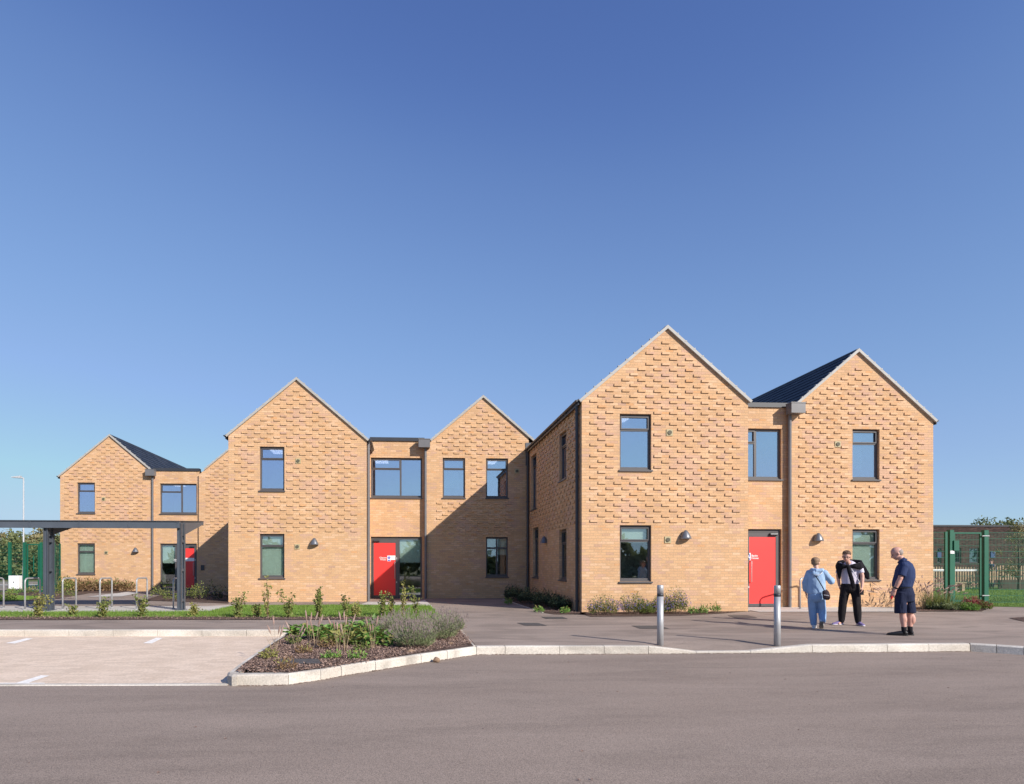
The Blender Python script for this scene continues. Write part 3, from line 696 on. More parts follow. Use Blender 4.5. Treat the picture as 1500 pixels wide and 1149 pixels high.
def make_pair(name_loc, label, A, Lk, B, door_first, door_name):
    """A, B: gable dicts; Lk: link dict"""
    h = thing('brick_house', (name_loc[0], name_loc[1], 0), label, 'house')
    for g in (A, B):
        X0, X1, Xr, Y = g['x0'], g['x1'], g['xr'], g['y']; W = X1 - X0
        F = Fac(X0, Y, (1, 0, 0), (0, -1, 0)); roofp = (Xr-X0, SL, ZR)
        ops = [(a, b_, *ZW[f]) for a, b_, f in g['win']]
        b = MB(); wall(b, F, W, 9, ops, roofp)
        pattern(b, F, W, ops, roofp, ustart=g.get('us', .225), holes=g['vents'], skip=g.get('skip'), umax=g.get('umax'))
        hl, hr = ZR - SL*(Xr-X0), ZR - SL*(X1-Xr)
        b.build('gable_wall', M['brick'], h, uvo=(X0 + g.get('us', .225) - .225 , 0))
        if g.get('side'):
            sd_ = g['side']; FS = Fac(X0, Y, (0, 1, 0), (-1, 0, 0)); ops2 = [o[:4] for o in sd_['win']]
            s = MB(); wall(s, FS, sd_['len'], hl, ops2); pattern(s, FS, sd_['len'], ops2, H=hl, ustart=.225)
            s.build('side_wall', M['brick'], h, uvo=(0, Y))
            for o in sd_['win']: window(h, FS, *o[:4], low=o[2] < 2, style='single')
            if 'lamp' in sd_: wall_lamp(h, FS, *sd_['lamp'])
        s = MB(); D = g['depth']
        if not g.get('side'): s.poly([(X0, Y, -.1), (X0, Y, hl), (X0, Y+D, hl), (X0, Y+D, -.1)])
        s.poly([(X1, Y, -.1), (X1, Y+D, -.1), (X1, Y+D, hr), (X1, Y, hr)])
        s.poly([(X0, Y+D, -.1), (X0, Y+D, hl), (Xr, Y+D, ZR), (X1, Y+D, hr), (X1, Y+D, -.1)])
        s.build('rear_wall', M['brick'], h, uvo=(X0, Y))
        roof(h, X0-g.get('ol', .06), X1+g.get('or', .06), Xr, Y-.03, Y+D)
        for a, b_, f in g['win']:
            window(h, F, a, b_, *ZW[f], low=(f == 0), style=g.get('style', {}).get((a, f), 'single'), blind=g.get('blind', {}).get((a, f)))
        for u, z in g['vents']: vent(h, F, u, z)
        if 'lamp' in g: wall_lamp(h, F, *g['lamp'])
        if g.get('gl'): gutter(h, X0-.09, hl-.0, Y-.02, Y+(g.get('side') or {'len': D})['len'], -1)
        if g.get('gr'): gutter(h, X1+.09, hr-.0, Y-.02, Y+D, 1)
    # link
    X0, X1, Y = A['x1'], B['x0'], Lk['y']; W = X1-X0
    F = Fac(X0, Y, (1, 0, 0), (0, -1, 0)); u0, u1 = Lk['u']
    ops = [(u0, u1, *ZW[1]), (u0, u1, 0.0, 2.4)]
    b = MB(); wall(b, F, W, 6.12, ops)
    b.build('link_wall', M['brick'], h, uvo=(X0, 0))
    c = MB(); c.box(X0+.002, X1-.002, Y-.05, Y+.25, 6.12, 6.26); c.box(X0+.002, X1-.002, Y+.25, Y+8, 6.05, 6.14); c.build('flat_roof', M['dark_metal'], h)
    window(h, F, u0, u1, *ZW[1], low=False, style='double')
    door_unit(h, F, u0, u1, door_first, door_name)
    return h, F

YA, YB1, YB2, YC, YD = 32.9, 22.5, 24.4, 16.97, 18.42
XA0, XA1, XAr = PX(88, YA), PX(223.5, YA), PX(161, YA)
h1, F1 = make_pair((XA0, YA), 'leftmost yellow brick house behind the cycle shelter, farthest back, red door in shade',
    dict(x0=XA0, x1=XA1, xr=XAr, y=YA, depth=11, win=[(.83, 1.70, 0), (.83, 1.70, 1)], vents=[(2.13, 4.65), (2.26, 1.93)], lamp=(3.72, 2.07), blind={(.83, 0): (1, None), (.83, 1): (.18, .9)}, gl=True),
    dict(y=33.02, u=(.32, 2.16)),
    dict(x0=-10.56, x1=-6.47, xr=-8.27, y=YA, depth=8, us=.36, ol=-.30, win=[], vents=[]),
    False, 'Third')
kb = MB(); FA2 = Fac(-10.56, YA, (1, 0, 0), (0, -1, 0)); FA2.box(kb, .12, .28, 0, .05, 1.03, 1.3); kb.build('door_intercom', M['dark_metal'], h1)
hopper(h1, XA1-.04, YA-.0, 5.82, 6.12); pipe(h1, XA1+.02, YA-.06, 0, 5.83)

XB0, XB1, XBr = PX(334.5, YB1), PX(537, YB1), PX(434.5, YB1)
h2, F2 = make_pair((XB0, YB1), 'middle yellow brick house behind the grass strip, red door half in shadow',
    dict(x0=XB0, x1=XB1, xr=XBr, y=YB1, depth=11.6, win=[(1.08, 1.94, 0), (1.08, 1.94, 1)], vents=[(2.42, 4.98), (2.39, 1.95)], lamp=(2.99, 2.13), blind={(1.08, 0): (1, None)}, gl=True, gr=True),
    dict(y=24.52, u=(PX(543.3, 24.52)-XB1, PX(618.3, 24.52)-XB1)),
    dict(x0=.741, x1=4.83, xr=3.03, y=YB2, depth=9.5, us=.466, ol=-.24, win=[(.705, 1.58, 1), (2.40, 3.27, 1), (2.40, 3.27, 0)], vents=[(3.62, 4.98)], style={(2.40, 0): 'cross'}, umax=3.95,
         skip=lambda u, z: (u > 3.2 and z < 5.0) or (u < .6 and 3.8 < z < 5.5), blind={(.705, 1): (.78, .72), (2.40, 0): (.45, None)}, **{'or': .30}),
    True, 'Chaston')
hopper(h2, .741-.02, YB2-.0, 5.83, 6.13); pipe(h2, .741+.03, YB2-.06, 0, 5.84)
pipe(h2, XB1+.06, YB1+.12, 0, 5.75); 
b = MB(); b.box(4.70, 5.12, YB2-.025, YB2-.005, 5.2, 6.1); b.build('lead_flashing', M['lead'], h2)

XC0, XC1 = 4.83, 9.555
XD0, XD1, XDr = 11.745, 16.30, PX(1256.2, YD)
h3, F3 = make_pair((XC0, YC), 'nearest yellow brick house on the right beside the three people, with projecting brick pattern',
    dict(x0=XC0, x1=XC1, xr=PX(977, YC), y=YC, depth=9.5, win=[(1.065, 1.955, 0), (1.065, 1.955, 1)], vents=[(2.47, 4.97), (2.42, 2.0)], lamp=(2.90, 2.14), blind={(1.065, 0): (.30, None)}, gl=True,
         side=dict(len=7.45, win=[(1.64, 2.53, .845, 2.4), (1.64, 2.53, 3.925, 5.4), (5.63, 6.6, .845, 2.7), (5.99, 6.96, 3.4, 5.47)], lamp=(4.37, 2.17))),
    dict(y=18.54, u=(.06, PX(1145, 18.54)-XC1)),
    dict(x0=XD0, x1=XD1, xr=XDr, y=YD, depth=10, ol=-.12, win=[(1.94, 2.81, 0), (1.94, 2.81, 1)], vents=[(1.46, 5.0)], lamp=(.80, 2.15), blind={(1.94, 0): (1, None), (1.94, 1): (.8, .5)}, gr=True),
    False, 'Banks')
hopper(h3, XD0+.04, YD-.0, 5.88, 6.17); pipe(h3, XD0-.06, YD-.0, 0, 5.89)
pipe(h3, 4.83-.07, 17.2, 0, 5.8, .048, 'dark_metal'); pipe(h3, 4.83-.07, 24.25, 0, 5.8, .05, 'dark_metal')
# ------------------------------------------------------------------ cycle shelter, stands, bollards, lamp, cabinet
sh = thing('cycle_shelter', (-6.45, 18.5, 0), 'dark grey steel cycle shelter with a flat roof on paired posts', 'shelter')
XL, XR = -16.5, PX(263.5, 18.35)
b = MB(); b.box(XL, XR, 18.30, 18.38, 2.345, 2.535); b.box(XL, XR, 18.38, 18.44, 2.515, 2.535); b.build('beam', M['shelter'], sh)
b = MB(); b.hexa([(XL, 18.26, 2.542), (XR+.02, 18.26, 2.542), (XR+.02, 20.45, 2.685), (XL, 20.45, 2.685), (XL, 18.26, 2.558), (XR+.02, 18.26, 2.558), (XR+.02, 20.45, 2.70), (XL, 20.45, 2.70)])
b.build('roof', M['shelter'], sh)
b = MB(); b.box(XL, XR, 20.38, 20.45, 2.56, 2.68); b.build('rear_beam', M['shelter'], sh)
for x in [XR - .03 - k*1.35 for k in range(8)]:
    b = MB(); b.box(x-.035, x+.035, 18.292, 18.30, 2.35, 2.53)
    for z in (2.38, 2.50): b.tube([(x, 18.292, z), (x, 18.283, z)], .012, 8)
    b.build('beam_bracket', M['shelter'], sh)
for x in (PX(264.5, 18.5), PX(70, 18.5)):
    for y in (18.42, 18.70):
        b = MB(); b.box(x-.055, x+.055, y-.008, y+.008, 0.01, 2.52); b.box(x-.055, x-.043, y-.05, y+.05, .01, 2.5); b.box(x+.043, x+.055, y-.05, y+.05, .01, 2.5)
        b.build('post', M['shelter'], sh)
    b = MB(); b.box(x-.04, x+.04, 18.47, 18.65, 1.12, 1.2); b.box(x-.04, x+.04, 18.47, 18.65, .25, .33); b.box(x-.04, x+.04, 18.47, 18.65, 1.95, 2.03); b.build('post_spacer', M['shelter'], sh)
    b = MB(); b.add([(x-.03, 18.44, 2.1), (x-.03, 18.44, 2.52), (x-.03, 20.4, 2.66), (x-.03, 20.4, 2.58), (x+.03, 18.44, 2.1), (x+.03, 18.44, 2.52), (x+.03, 20.4, 2.66), (x+.03, 20.4, 2.58)],
                    [(0,3,2,1), (4,5,6,7), (0,1,5,4), (1,2,6,5), (2,3,7,6), (3,0,4,7)]); b.build('roof_arm', M['shelter'], sh)
    b = MB(); b.box(x-.11, x+.11, 18.34, 18.78, .0, .025); b.build('base_plate', M['shelter'], sh)

def sheffield(x, y, z=0, L=.75, H=.9):
    b = MB(); r_ = .024; c = .11; pts = [(0, 0, 0), (0, 0, H-c)]
    for k in range(1, 6): a = math.pi/2*k/6; pts.append((0, c*(1-math.cos(a)), H-c+c*math.sin(a)))
    pts += [(0, c, H), (0, L-c, H)]
    for k in range(1, 6): a = math.pi/2*k/6; pts.append((0, L-c+c*math.sin(a), H-c+c*math.cos(a)))
    pts += [(0, L, H-c), (0, L, 0)]
    b.tube(pts, r_, 10, ref=(1, 0, 0)); 
    t = thing('cycle_stand', (0, 0, 0)); b.build('hoop', M['steel'], t, smooth=True)
    for yy in (0, L):
        f = MB(); f.tube([(0, yy, 0), (0, yy, .012)], .06, 14); f.build('foot_plate', M['steel'], t)
    return t
proto = sheffield(0, 0)
labs = ['cycle stand cut off by the left edge of the picture', 'cycle stand left of the shelter post, second from the picture edge', 'cycle stand just right of the left shelter post',
        'cycle stand in front of the low brown shrubs at the far house', 'cycle stand in front of the pale concrete threshold, two left of the shelter end post', 'cycle stand beside the shelter end post in front of the shaded red door']
for i, x in enumerate((-12.05, -11.0, -9.95, -8.90, -7.86, -6.81)):
    o = proto if i == 0 else copy_tree(proto)
    o.location = (x, 18.95, .01); tag(o, labs[i], 'cycle stand', 'steel hoop cycle stands under the shelter')
o = copy_tree(proto); o.location = (PX(1172, 17.75), 17.75, .014); o.rotation_euler.z = R(-62); 
tag(o, 'steel hoop cycle stand against the brick wall behind the person in light blue', 'cycle stand')
for ch in o.children:
    if ch.name.startswith('hoop'):
        pass
b = MB()

def bollard():
    t = thing('bollard'); b = MB(); n = 24
    b.tube([(0, 0, -.1), (0, 0, .79)], .052, n); b.build('body', M['steel'], t, smooth=False)
    b = MB(); b.tube([(0, 0, .79), (0, 0, .835)], .053, n); b.build('reflective_band', M['dark_metal'], t)
    b = MB(); b.tube([(0, 0, .835), (0, 0, .965), (0, 0, .975)], [.052, .052, .044], n); b.build('cap', M['steel'], t)
    return t
bo = bollard()
for o in bo.children:
    for p in o.data.polygons: p.use_smooth = abs(p.normal.z) < .5
bo.location = (4.19, 10.10, -.005); tag(bo, 'brushed steel bollard with black band, left one, in front of the flowering shrubs', 'bollard', 'steel bollards at the dropped kerb')
o = copy_tree(bo); o.location = (*G(1138.5, 943.3), -.01); tag(o, 'brushed steel bollard with black band in front of the nearest red door', 'bollard', 'steel bollards at the dropped kerb')

lx, ly = PX(34.5, 36.5), 36.5
lp = thing('street_lamp', (lx, ly, 0), 'tall pale street lamp with flat head at the far left', 'street lamp')
zt = ZY(34.5, 700, ly)
b = MB(); b.tube([(lx, ly, 0), (lx, ly, 1.2), (lx, ly, 1.22), (lx, ly, zt)], [.055, .055, .042, .034], 12); b.build('pole', M['lamp_post'], lp, smooth=True)
b = MB(); b.tube([(lx, ly, zt-.03), (lx-.35, ly, zt+.02)], .035, 8); b.build('arm', M['lamp_post'], lp)
b = MB(); b.hexa([(lx-.62, ly-.11, zt-.0), (lx-.12, ly-.13, zt-.03), (lx-.12, ly+.13, zt-.03), (lx-.62, ly+.11, zt-.0), (lx-.6, ly-.1, zt+.035), (lx-.14, ly-.1, zt+.1), (lx-.14, ly+.1, zt+.1), (lx-.6, ly+.1, zt+.035)]); b.build('lamp_head', M['lamp_post'], lp)

cy0 = 30.3; cx0 = PX(22.5, cy0)
cb = thing('utility_cabinet', (cx0, cy0, 0), 'small white metal cabinet on legs beside the green fence', 'cabinet')
b = MB(); b.box(cx0-.22, cx0+.22, cy0-.15, cy0+.15, .2, .81); bevelled(b.build('box', M['white'], cb), .01)
for s_ in (-1, 1):
    b = MB(); b.box(cx0+s_*.17-.02, cx0+s_*.17+.02, cy0-.1, cy0+.1, 0, .2); b.build('leg', M['dark_metal'], cb)
b = MB(); b.box(cx0+.0, cx0+.03, cy0-.165, cy0-.15, .48, .54); b.build('lock', M['dark_metal'], cb)

# ------------------------------------------------------------------ fences
def mesh_panel(mb, x0, x1, y0, y1, z0, z1, r_=.0035, vs_=.05, hs=.2):
    L = math.dist((x0, y0), (x1, y1)); n = int(L/vs_); dx, dy = (x1-x0)/L, (y1-y0)/L
    for k in range(n+1):
        x, y = x0+dx*k*L/n, y0+dy*k*L/n
        mb.add([(x-dx*r_, y-dy*r_, z0), (x+dx*r_, y+dy*r_, z0), (x-dy*r_, y+dx*r_, z0), (x-dx*r_, y-dy*r_, z1), (x+dx*r_, y+dy*r_, z1), (x-dy*r_, y+dx*r_, z1)], [(0,1,4,3), (1,2,5,4), (2,0,3,5)])
    nz = int((z1-z0)/hs)
    for k in range(nz+1):
        z = z0 + (z1-z0)*k/nz
        for s_ in (-1, 1):
            o = s_*.007
            r2 = r_*1.6
            mb.hexa([(x0-dy*(o-r_), y0+dx*(o-r_), z-r2), (x1-dy*(o-r_), y1+dx*(o-r_), z-r2), (x1-dy*(o+r_), y1+dx*(o+r_), z-r2), (x0-dy*(o+r_), y0+dx*(o+r_), z-r2),
                     (x0-dy*(o-r_), y0+dx*(o-r_), z+r2), (x1-dy*(o-r_), y1+dx*(o-r_), z+r2), (x1-dy*(o+r_), y1+dx*(o+r_), z+r2), (x0-dy*(o+r_), y0+dx*(o+r_), z+r2)])
YF = 19.9
x_a, x_b = PX(1392, YF), PX(1442.5, YF)
f = thing('mesh_fence', (x_b+.1, YF, 0), 'green wire mesh fence to the right of the gate', 'fence')
p = MB(); mesh_panel(p, x_b+.08, x_b+2.6, YF, YF, .05, 2.4, r_=.004); p.build('mesh_panel', M['green'], f)
p = MB(); mesh_panel(p, x_b+2.68, x_b+5.2, YF, YF, .05, 2.4, r_=.004); p.build('mesh_panel', M['green'], f)
p = MB(); p.box(x_b+2.61, x_b+2.67, YF-.03, YF+.03, 0, 2.45); p.build('post', M['green'], f)
f = thing('mesh_fence', (x_a-.1, YF, 0), 'green wire mesh fence between the brick house and the gate', 'fence')
p = MB(); mesh_panel(p, 14.9, x_a-.2, YF, YF, .05, 2.4, r_=.004); p.build('mesh_panel', M['green'], f)
p = MB(); p.box(x_a-.20, x_a-.12, YF-.03, YF+.03, 0, 2.42); p.build('post', M['green'], f)
g = thing('mesh_gate', (x_a, YF, 0), 'green wire mesh gate hung between two stout posts', 'gate')
for x, w in ((x_a, .07), (x_b, .075)):
    p = MB(); p.box(x-w, x+w, YF-.07, YF+.07, 0, 2.46); p.box(x-w-.004, x+w+.004, YF-.074, YF+.074, 2.46, 2.475); p.build('gate_post', M['green'], g)
p = MB(); gx0, gx1 = x_a+.10, x_b-.14
p.box(gx0, gx0+.05, YF-.025, YF+.025, .06, 2.40); p.box(gx1-.05, gx1, YF-.025, YF+.025, .06, 2.40); p.box(gx0+.05, gx1-.05, YF-.025, YF+.025, 2.35, 2.40); p.box(gx0+.05, gx1-.05, YF-.025, YF+.025, .06, .11)
gf = p.build('gate_frame', M['green'], g)
p = MB(); mesh_panel(p, gx0+.05, gx1-.05, YF, YF, .12, 2.35, r_=.004); p.build('mesh_panel', M['green'], gf)
p = MB(); p.box(gx0-.06, gx0+.12, YF-.11, YF-.03, 1.78, 2.12); p.build('lock_box', M['green'], gf)
p = MB(); p.box(x_a-.07, x_a+.07, YF-.085, YF-.07, 1.68, 1.78); p.build('sign_plate', M['white'], g)
for z in (.28, 2.28):
    p = MB(); p.box(x_b-.16, x_b+.09, YF-.085, YF-.055, z-.015, z+.015); p.build('hinge', M['steel'], g)
# left fence, far
def LG(px, Y): return PX(px, Y)
YL = 31.0
f = thing('mesh_fence', (PX(14, YL), YL, 0), 'green wire mesh fence with tall posts left of the farthest house', 'fence')
posts = [(-20, YL, .045), (14.5, YL, .055), (79, YL, .045), (88.0, YL+1.9, .04)]
for px, y, w in posts:
    p = MB(); x = PX(px, y); p.box(x-w, x+w, y-w, y+w, 0, 2.38); p.build('post', M['green'], f)
p = MB(); mesh_panel(p, PX(-20, YL), PX(14.5, YL), YL, YL, .05, 2.3, .003); mesh_panel(p, PX(-90, YL), PX(-20, YL), YL, YL, .05, 2.3, .003); p.build('mesh_panel', M['green'], f)
p = MB(); mesh_panel(p, PX(14.5, YL), PX(36, YL), YL, YL, .05, 2.3, .003); p.build('mesh_panel', M['green'], f)
p = MB(); mesh_panel(p, PX(79, YL), PX(88, YL+1.9), YL, YL+1.9, .05, 2.3, .003); p.build('mesh_panel', M['green'], f)
p = MB(); mesh_panel(p, PX(60, YL), PX(79, YL), YL, YL, .05, 2.3, .003); p.build('mesh_panel', M['green'], f)
g = thing('mesh_gate', (PX(36, YL), YL, 0), 'green wire mesh gate by the street lamp at the far left', 'gate')
for px in (36.5, 60.5):
    p = MB(); x = PX(px, YL); p.box(x-.06, x+.06, YL-.06, YL+.06, 0, 2.38); p.build('gate_post', M['green'], g)
p = MB(); a, c = PX(36.5, YL)+.1, PX(60.5, YL)-.1
p.box(a, a+.05, YL-.025, YL+.025, .06, 2.3); p.box(c-.05, c, YL-.025, YL+.025, .06, 2.3); p.box(a+.05, c-.05, YL-.025, YL+.025, 2.25, 2.3); p.box(a+.05, c-.05, YL-.025, YL+.025, .06, .11); p.box(a+.28, a+.32, YL-.02, YL+.02, 1.0, 1.75)
gf = p.build('gate_frame', M['green'], g)
p = MB(); mesh_panel(p, a+.05, c-.05, YL, YL, .12, 2.25, .003); p.build('mesh_panel', M['green'], gf)

# ------------------------------------------------------------------ picket fence, dark school building, garden things at the right
YP = 31.5
pf = thing('picket_fence', (PX(1370, YP), YP, 0), 'pale timber picket fence across the lawn', 'fence')
def pickets(x0, x1, y, z0, z1, name='picket'):
    b = MB(); x = x0; 
    while x < x1:
        h = z1 + random.uniform(-.015, .015)
        b.add([(x, y-.012, z0), (x+.07, y-.012, z0), (x+.07, y-.012, h-.05), (x+.035, y-.012, h), (x, y-.012, h-.05), (x, y+.012, z0), (x+.07, y+.012, z0), (x+.07, y+.012, h-.05), (x+.035, y+.012, h), (x, y+.012, h-.05)],
              [(0,1,2,3,4), (9,8,7,6,5), (0,4,9,5), (1,6,7,2), (2,7,8,3), (3,8,9,4)])
        x += .15
    return b.build('pickets', M['timber'], pf)
pickets(PX(1355, YP), PX(1439, YP), YP, .08, 1.22)
b = MB(); b.box(PX(1355, YP), PX(1431, YP), YP-.035, YP-.012, .98, 1.08); b.build('rail', M['white'], pf)
b = MB(); b.box(PX(1355, YP), PX(1439, YP), YP+.012, YP+.05, .3, .38); b.build('rail', M['timber'], pf)
pf = thing('picket_fence', (PX(1470, YP), YP, 0), 'weathered picket fence with dark boards behind it at the right edge', 'fence')
pickets(PX(1441, YP), PX(1560, YP), YP, .5, 1.30)
b = MB(); b.box(PX(1462, YP-.3), PX(1560, YP-.3), YP-.32, YP-.28, 0, .52); b.build('lower_boards', M['timber_dark'], pf)
pickets(PX(1441, YP), PX(1456, YP), YP-.03, .08, 1.2)
YS = 44.0
sc_ = thing('school_building', (PX(1430, YS), YS, 0), 'low dark brick building with a flat roof behind the picket fence', 'building')
xa, xb = PX(1330, YS), PX(1700, YS)
FSch = Fac(xa, YS, (1, 0, 0), (0, -1, 0))
wins = [(PX(a, YS)-xa, PX(c, YS)-xa, ZY(a, 825, YS), ZY(a, 803, YS)) for a, c in ((1394, 1408), (1420, 1434), (1373, 1379))]
b = MB(); wall(b, FSch, xb-xa, 4.15, wins); b.build('wall', M['dark_brick'], sc_, uvo=(xa, 0))
b = MB(); b.box(xa-.3, xb, YS-.06, YS+8, 4.15, 4.27); b.build('roof', M['dark_metal'], sc_)
for i, (a, c, d, e) in enumerate(wins):
    w = MB(); FSch.box(w, a, c, -.12, -.06, d, d+.08); FSch.box(w, a, c, -.12, -.06, e-.08, e); FSch.box(w, a, a+.08, -.12, -.06, d+.08, e-.08); FSch.box(w, c-.08, c, -.12, -.06, d+.08, e-.08); w = w.build('window', M['dark_metal'], sc_)
    p = MB(); FSch.box(p, a+.07, c-.07, -.1, -.09, d+.07, e-.07); p.build('pane', M['glass_dark'], w)
    r = MB(); FSch.box(r, a-.1, c+.1, -1.2, -1.15, d-.1, e+.1); r.build('room', M['timber_dark'], w)
for a, c, y1, y0 in ((1372.5, 1378, 809, 817), (1450.5, 1457, 808, 817)):
    p = MB(); FSch.box(p, PX(a, YS)-xa, PX(c, YS)-xa, .0, .05, ZY(a, y0, YS), ZY(a, y1, YS)); p.build('notice_board', mat('board_blue', (.015, .05, .15), .6), sc_)
b = MB(); b.box(PX(1436, 43), PX(1444, 43), 42.6, 43, 0, 1.5); 
# garden bench behind the mesh gate
bx_, by_ = PX(1402, 29.5), 29.5
gb = thing('garden_bench', (bx_, by_, 0), 'small pale timber bench on the lawn behind the gate', 'bench')
b = MB(); b.box(bx_-.35, bx_+.35, by_-.18, by_+.18, .40, .46); b.build('seat', M['timber'], gb)
for s_ in (-1, 1):
    b = MB(); b.box(bx_+s_*.2-.07, bx_+s_*.2+.07, by_-.15, by_+.15, 0, .4); b.build('leg', M['timber'], gb)

# ------------------------------------------------------------------ vegetation
rnd = random.Random(11)
def rdir(rn=rnd, up=0.0):
    while True:
        v = Vector((rn.uniform(-1, 1), rn.uniform(-1, 1), rn.uniform(-1, 1)))
        if .05 < v.length < 1: v.normalize(); v.z += up; return v.normalized()
def plant(name, loc, label, cat, group=None): return thing(name, loc, label, cat, group)
def sapling(px, py, h, label, col='leaf', dens=1.0, bare=False, wide=1.0, stems=None):
    x, y = G(px, py); t = plant('shrub', (x, y, 0), label, 'shrub', 'young shrubs planted along the grass strip')
    s = MB(); L = MB(); ns = stems or rnd.randint(3, 5)
    for i in range(ns):
        a = rnd.uniform(0, 6.28); lean = rnd.uniform(.05, .35)*wide; hh = h*rnd.uniform(.55, 1) if i else h
        pts = []; n = 6
        for k in range(n+1):
            q = k/n; pts.append((x + math.cos(a)*lean*hh*q**1.3 + rnd.uniform(-.012, .012), y + math.sin(a)*lean*hh*q**1.3 + rnd.uniform(-.012, .012), hh*q))
        s.tube(pts, [.007*(1-.7*k/n)+.0015 for k in range(n+1)], 5)
        for k in range(1, n+1):
            if bare and rnd.random() < .75: continue
            for j in range(int(rnd.randint(6, 11)*dens)):
                p = Vector(pts[k]) + Vector((rnd.gauss(0, .035*wide), rnd.gauss(0, .035*wide), rnd.gauss(0, .03)))
                L.mi = 1 if rnd.random() < .22 else 0
                L.leaf(p, rdir(up=.3), rdir(up=.8), rnd.uniform(.045, .085), rnd.uniform(.032, .055))
    s.build('stem', M['twig'], t)
    if L.v: L.build('foliage', [M[col], M['leafy']], t)
saps = [(55, 904, .62, 'bushy young shrub at the foot of the left shelter post', 'leafy', 1.7, False, 1.6),
 (107, 903, .30, 'very low sparse shrub between two cycle stands', 'leaf', .8, False, 1.3),
 (150, 905, .50, 'leafy young shrub before the stand near the far house shrubs', 'leaf', 1.5, False, 1.1),
 (207, 904, .55, 'bushy young shrub two left of the shelter end post', 'leaf', 1.6, False, 1.2),
 (283, 903, .30, 'tiny yellowing shrub right of the shelter end post', 'leafy', 1.0, False, 1.3),
 (348, 905, .68, 'young shrub at the left corner of the middle house', 'leaf', 1.3, False, 1.4),
 (377, 904, .32, 'low pale shrub below the middle house window', 'leafy', 1.0, False, 1.5),
 (392, 906, 1.12, 'tallest thin wispy shrub below the middle house window', 'leafy', .7, False, .6),
 (422, 905, .72, 'bushy young shrub right of the tall wispy one', 'leaf', 1.9, False, 1.1),
 (467, 905, .80, 'dense dark green upright young shrub left of the downpipe', 'leaf', 2.2, False, .7),
 (506, 905, .62, 'thin leaning young shrub right of the dense upright one', 'leaf', 1.0, False, .8),
 (520, 904, .36, 'low yellowing shrub left of the middle red door', 'leafy', 1.1, False, 1.5),
 (560, 904, .72, 'open young shrub in front of the middle red door', 'leaf', 1.0, False, .9),
 (574, 903, .55, 'thin young shrub just right of the middle red door', 'leafy', .9, False, .6),
 (590, 904, .95, 'tall yellow leaved shrub in front of the sidelight', 'leafy', 1.0, False, .7),
 (610, 902, .78, 'young yellowish shrub in front of the right downpipe', 'leaf', .8, False, .9)]
for a in saps: sapling(a[0], a[1], a[2]*.88, a[3], col=a[4], dens=a[5], bare=a[6], wide=a[7])

# grass blades over the turf
def in_poly(p, poly):
    c = False; n = len(poly)
    for i in range(n):
        (x1, y1), (x2, y2) = poly[i], poly[(i+1) % n]
        if (y1 > p[1]) != (y2 > p[1]) and p[0] < (x2-x1)*(p[1]-y1)/(y2-y1)+x1: c = not c
    return c
def blades(name, poly, n, h, m, label=None, z=.008, w=.006, clump=.5):
    b = MB(); x0, x1 = min(p[0] for p in poly), max(p[0] for p in poly); y0, y1 = min(p[1] for p in poly), max(p[1] for p in poly); k = 0
    while k < n:
        p = (rnd.uniform(x0, x1), rnd.uniform(y0, y1)); k += 1
        if not in_poly(p, poly): continue
        hh = h*rnd.uniform(.5, 1.2)*(1+clump*math.sin(p[0]*2.1+math.sin(p[1]*3))*.5); a = rnd.uniform(0, 6.28); lx_, ly_ = rnd.gauss(0, hh*.4), rnd.gauss(0, hh*.4)
        b.add([(p[0]-math.cos(a)*w, p[1]-math.sin(a)*w, z), (p[0]+math.cos(a)*w, p[1]+math.sin(a)*w, z), (p[0]+lx_, p[1]+ly_, z+hh)], [(0, 1, 2)])
    o = b.build(name, m); return tag(o, label, 'grass', kind='stuff')
turf_poly = [G(x, y) for x, y in ((-30, 905), (560, 905), (649, 907), (631, 888), (606, 887), (345, 887.6), (307, 895.8), (-30, 896.8))]
blades('grass', turf_poly, 42000, .055, M['grass'], 'bright green mown grass strip behind the parking bay')
lawn_poly = [G(1360, 885), G(1446, 888.4), G(1500, 889), G(1560, 890), G(1560, 863), G(1360, 863)]
blades('grass', lawn_poly, 30000, .06, M['grass'], 'bright green lawn behind the mesh gate', w=.01)
blades('grass', [G(-30, 882.5), G(40, 879.5), G(64, 874.3), G(-30, 873)], 6000, .07, M['grass'], 'small patch of grass at the far left behind the cycle stands', w=.01)

def mulch(name, poly, n, label, z=.012, s=.022, hole=None):
    b = MB(); x0, x1 = min(p[0] for p in poly), max(p[0] for p in poly); y0, y1 = min(p[1] for p in poly), max(p[1] for p in poly)
    for k in range(n):
        p = (rnd.uniform(x0, x1), rnd.uniform(y0, y1))
        if not in_poly(p, poly): continue
        if hole and in_poly(p, hole): continue
        d = rdir(); d.z *= .35; d.normalize(); u = rdir(); u.z += 1.5
        L = rnd.uniform(.5, 1.5)*s; b.leaf((p[0], p[1], z+rnd.uniform(0, .015)), d, u, L*1.4, L*.6, .1)
    return tag(b.build(name, M['chip']), label, 'bark mulch', kind='stuff')
bed_in = [G(x, y) for x, y in ((346, 986), (352, 980), (396, 950), (437, 923), (673, 922.5), (694, 944), (650, 951), (560, 967), (470, 981), (420, 987))]
mulch('bark_mulch', bed_in, 42000, 'brown bark mulch covering the kerbed planting bed', hole=[G(*q) for q in ((410, 967.2), (466, 967.2), (471, 974.5), (411, 975))])
mulch('bark_mulch', [G(-30, 908.3), G(560, 908.3), G(560, 903.2), G(-30, 903)], 9000, 'bark mulch along the front edge of the grass strip')
mulch('bark_mulch', [G(738, 879), G(797, 898), G(856, 900.5), G(1060, 899), G(1099, 895.5), (9.5, 16.9), (4.8, 16.9), (4.75, 24)], 7000, 'bark mulch at the foot of the nearest house')
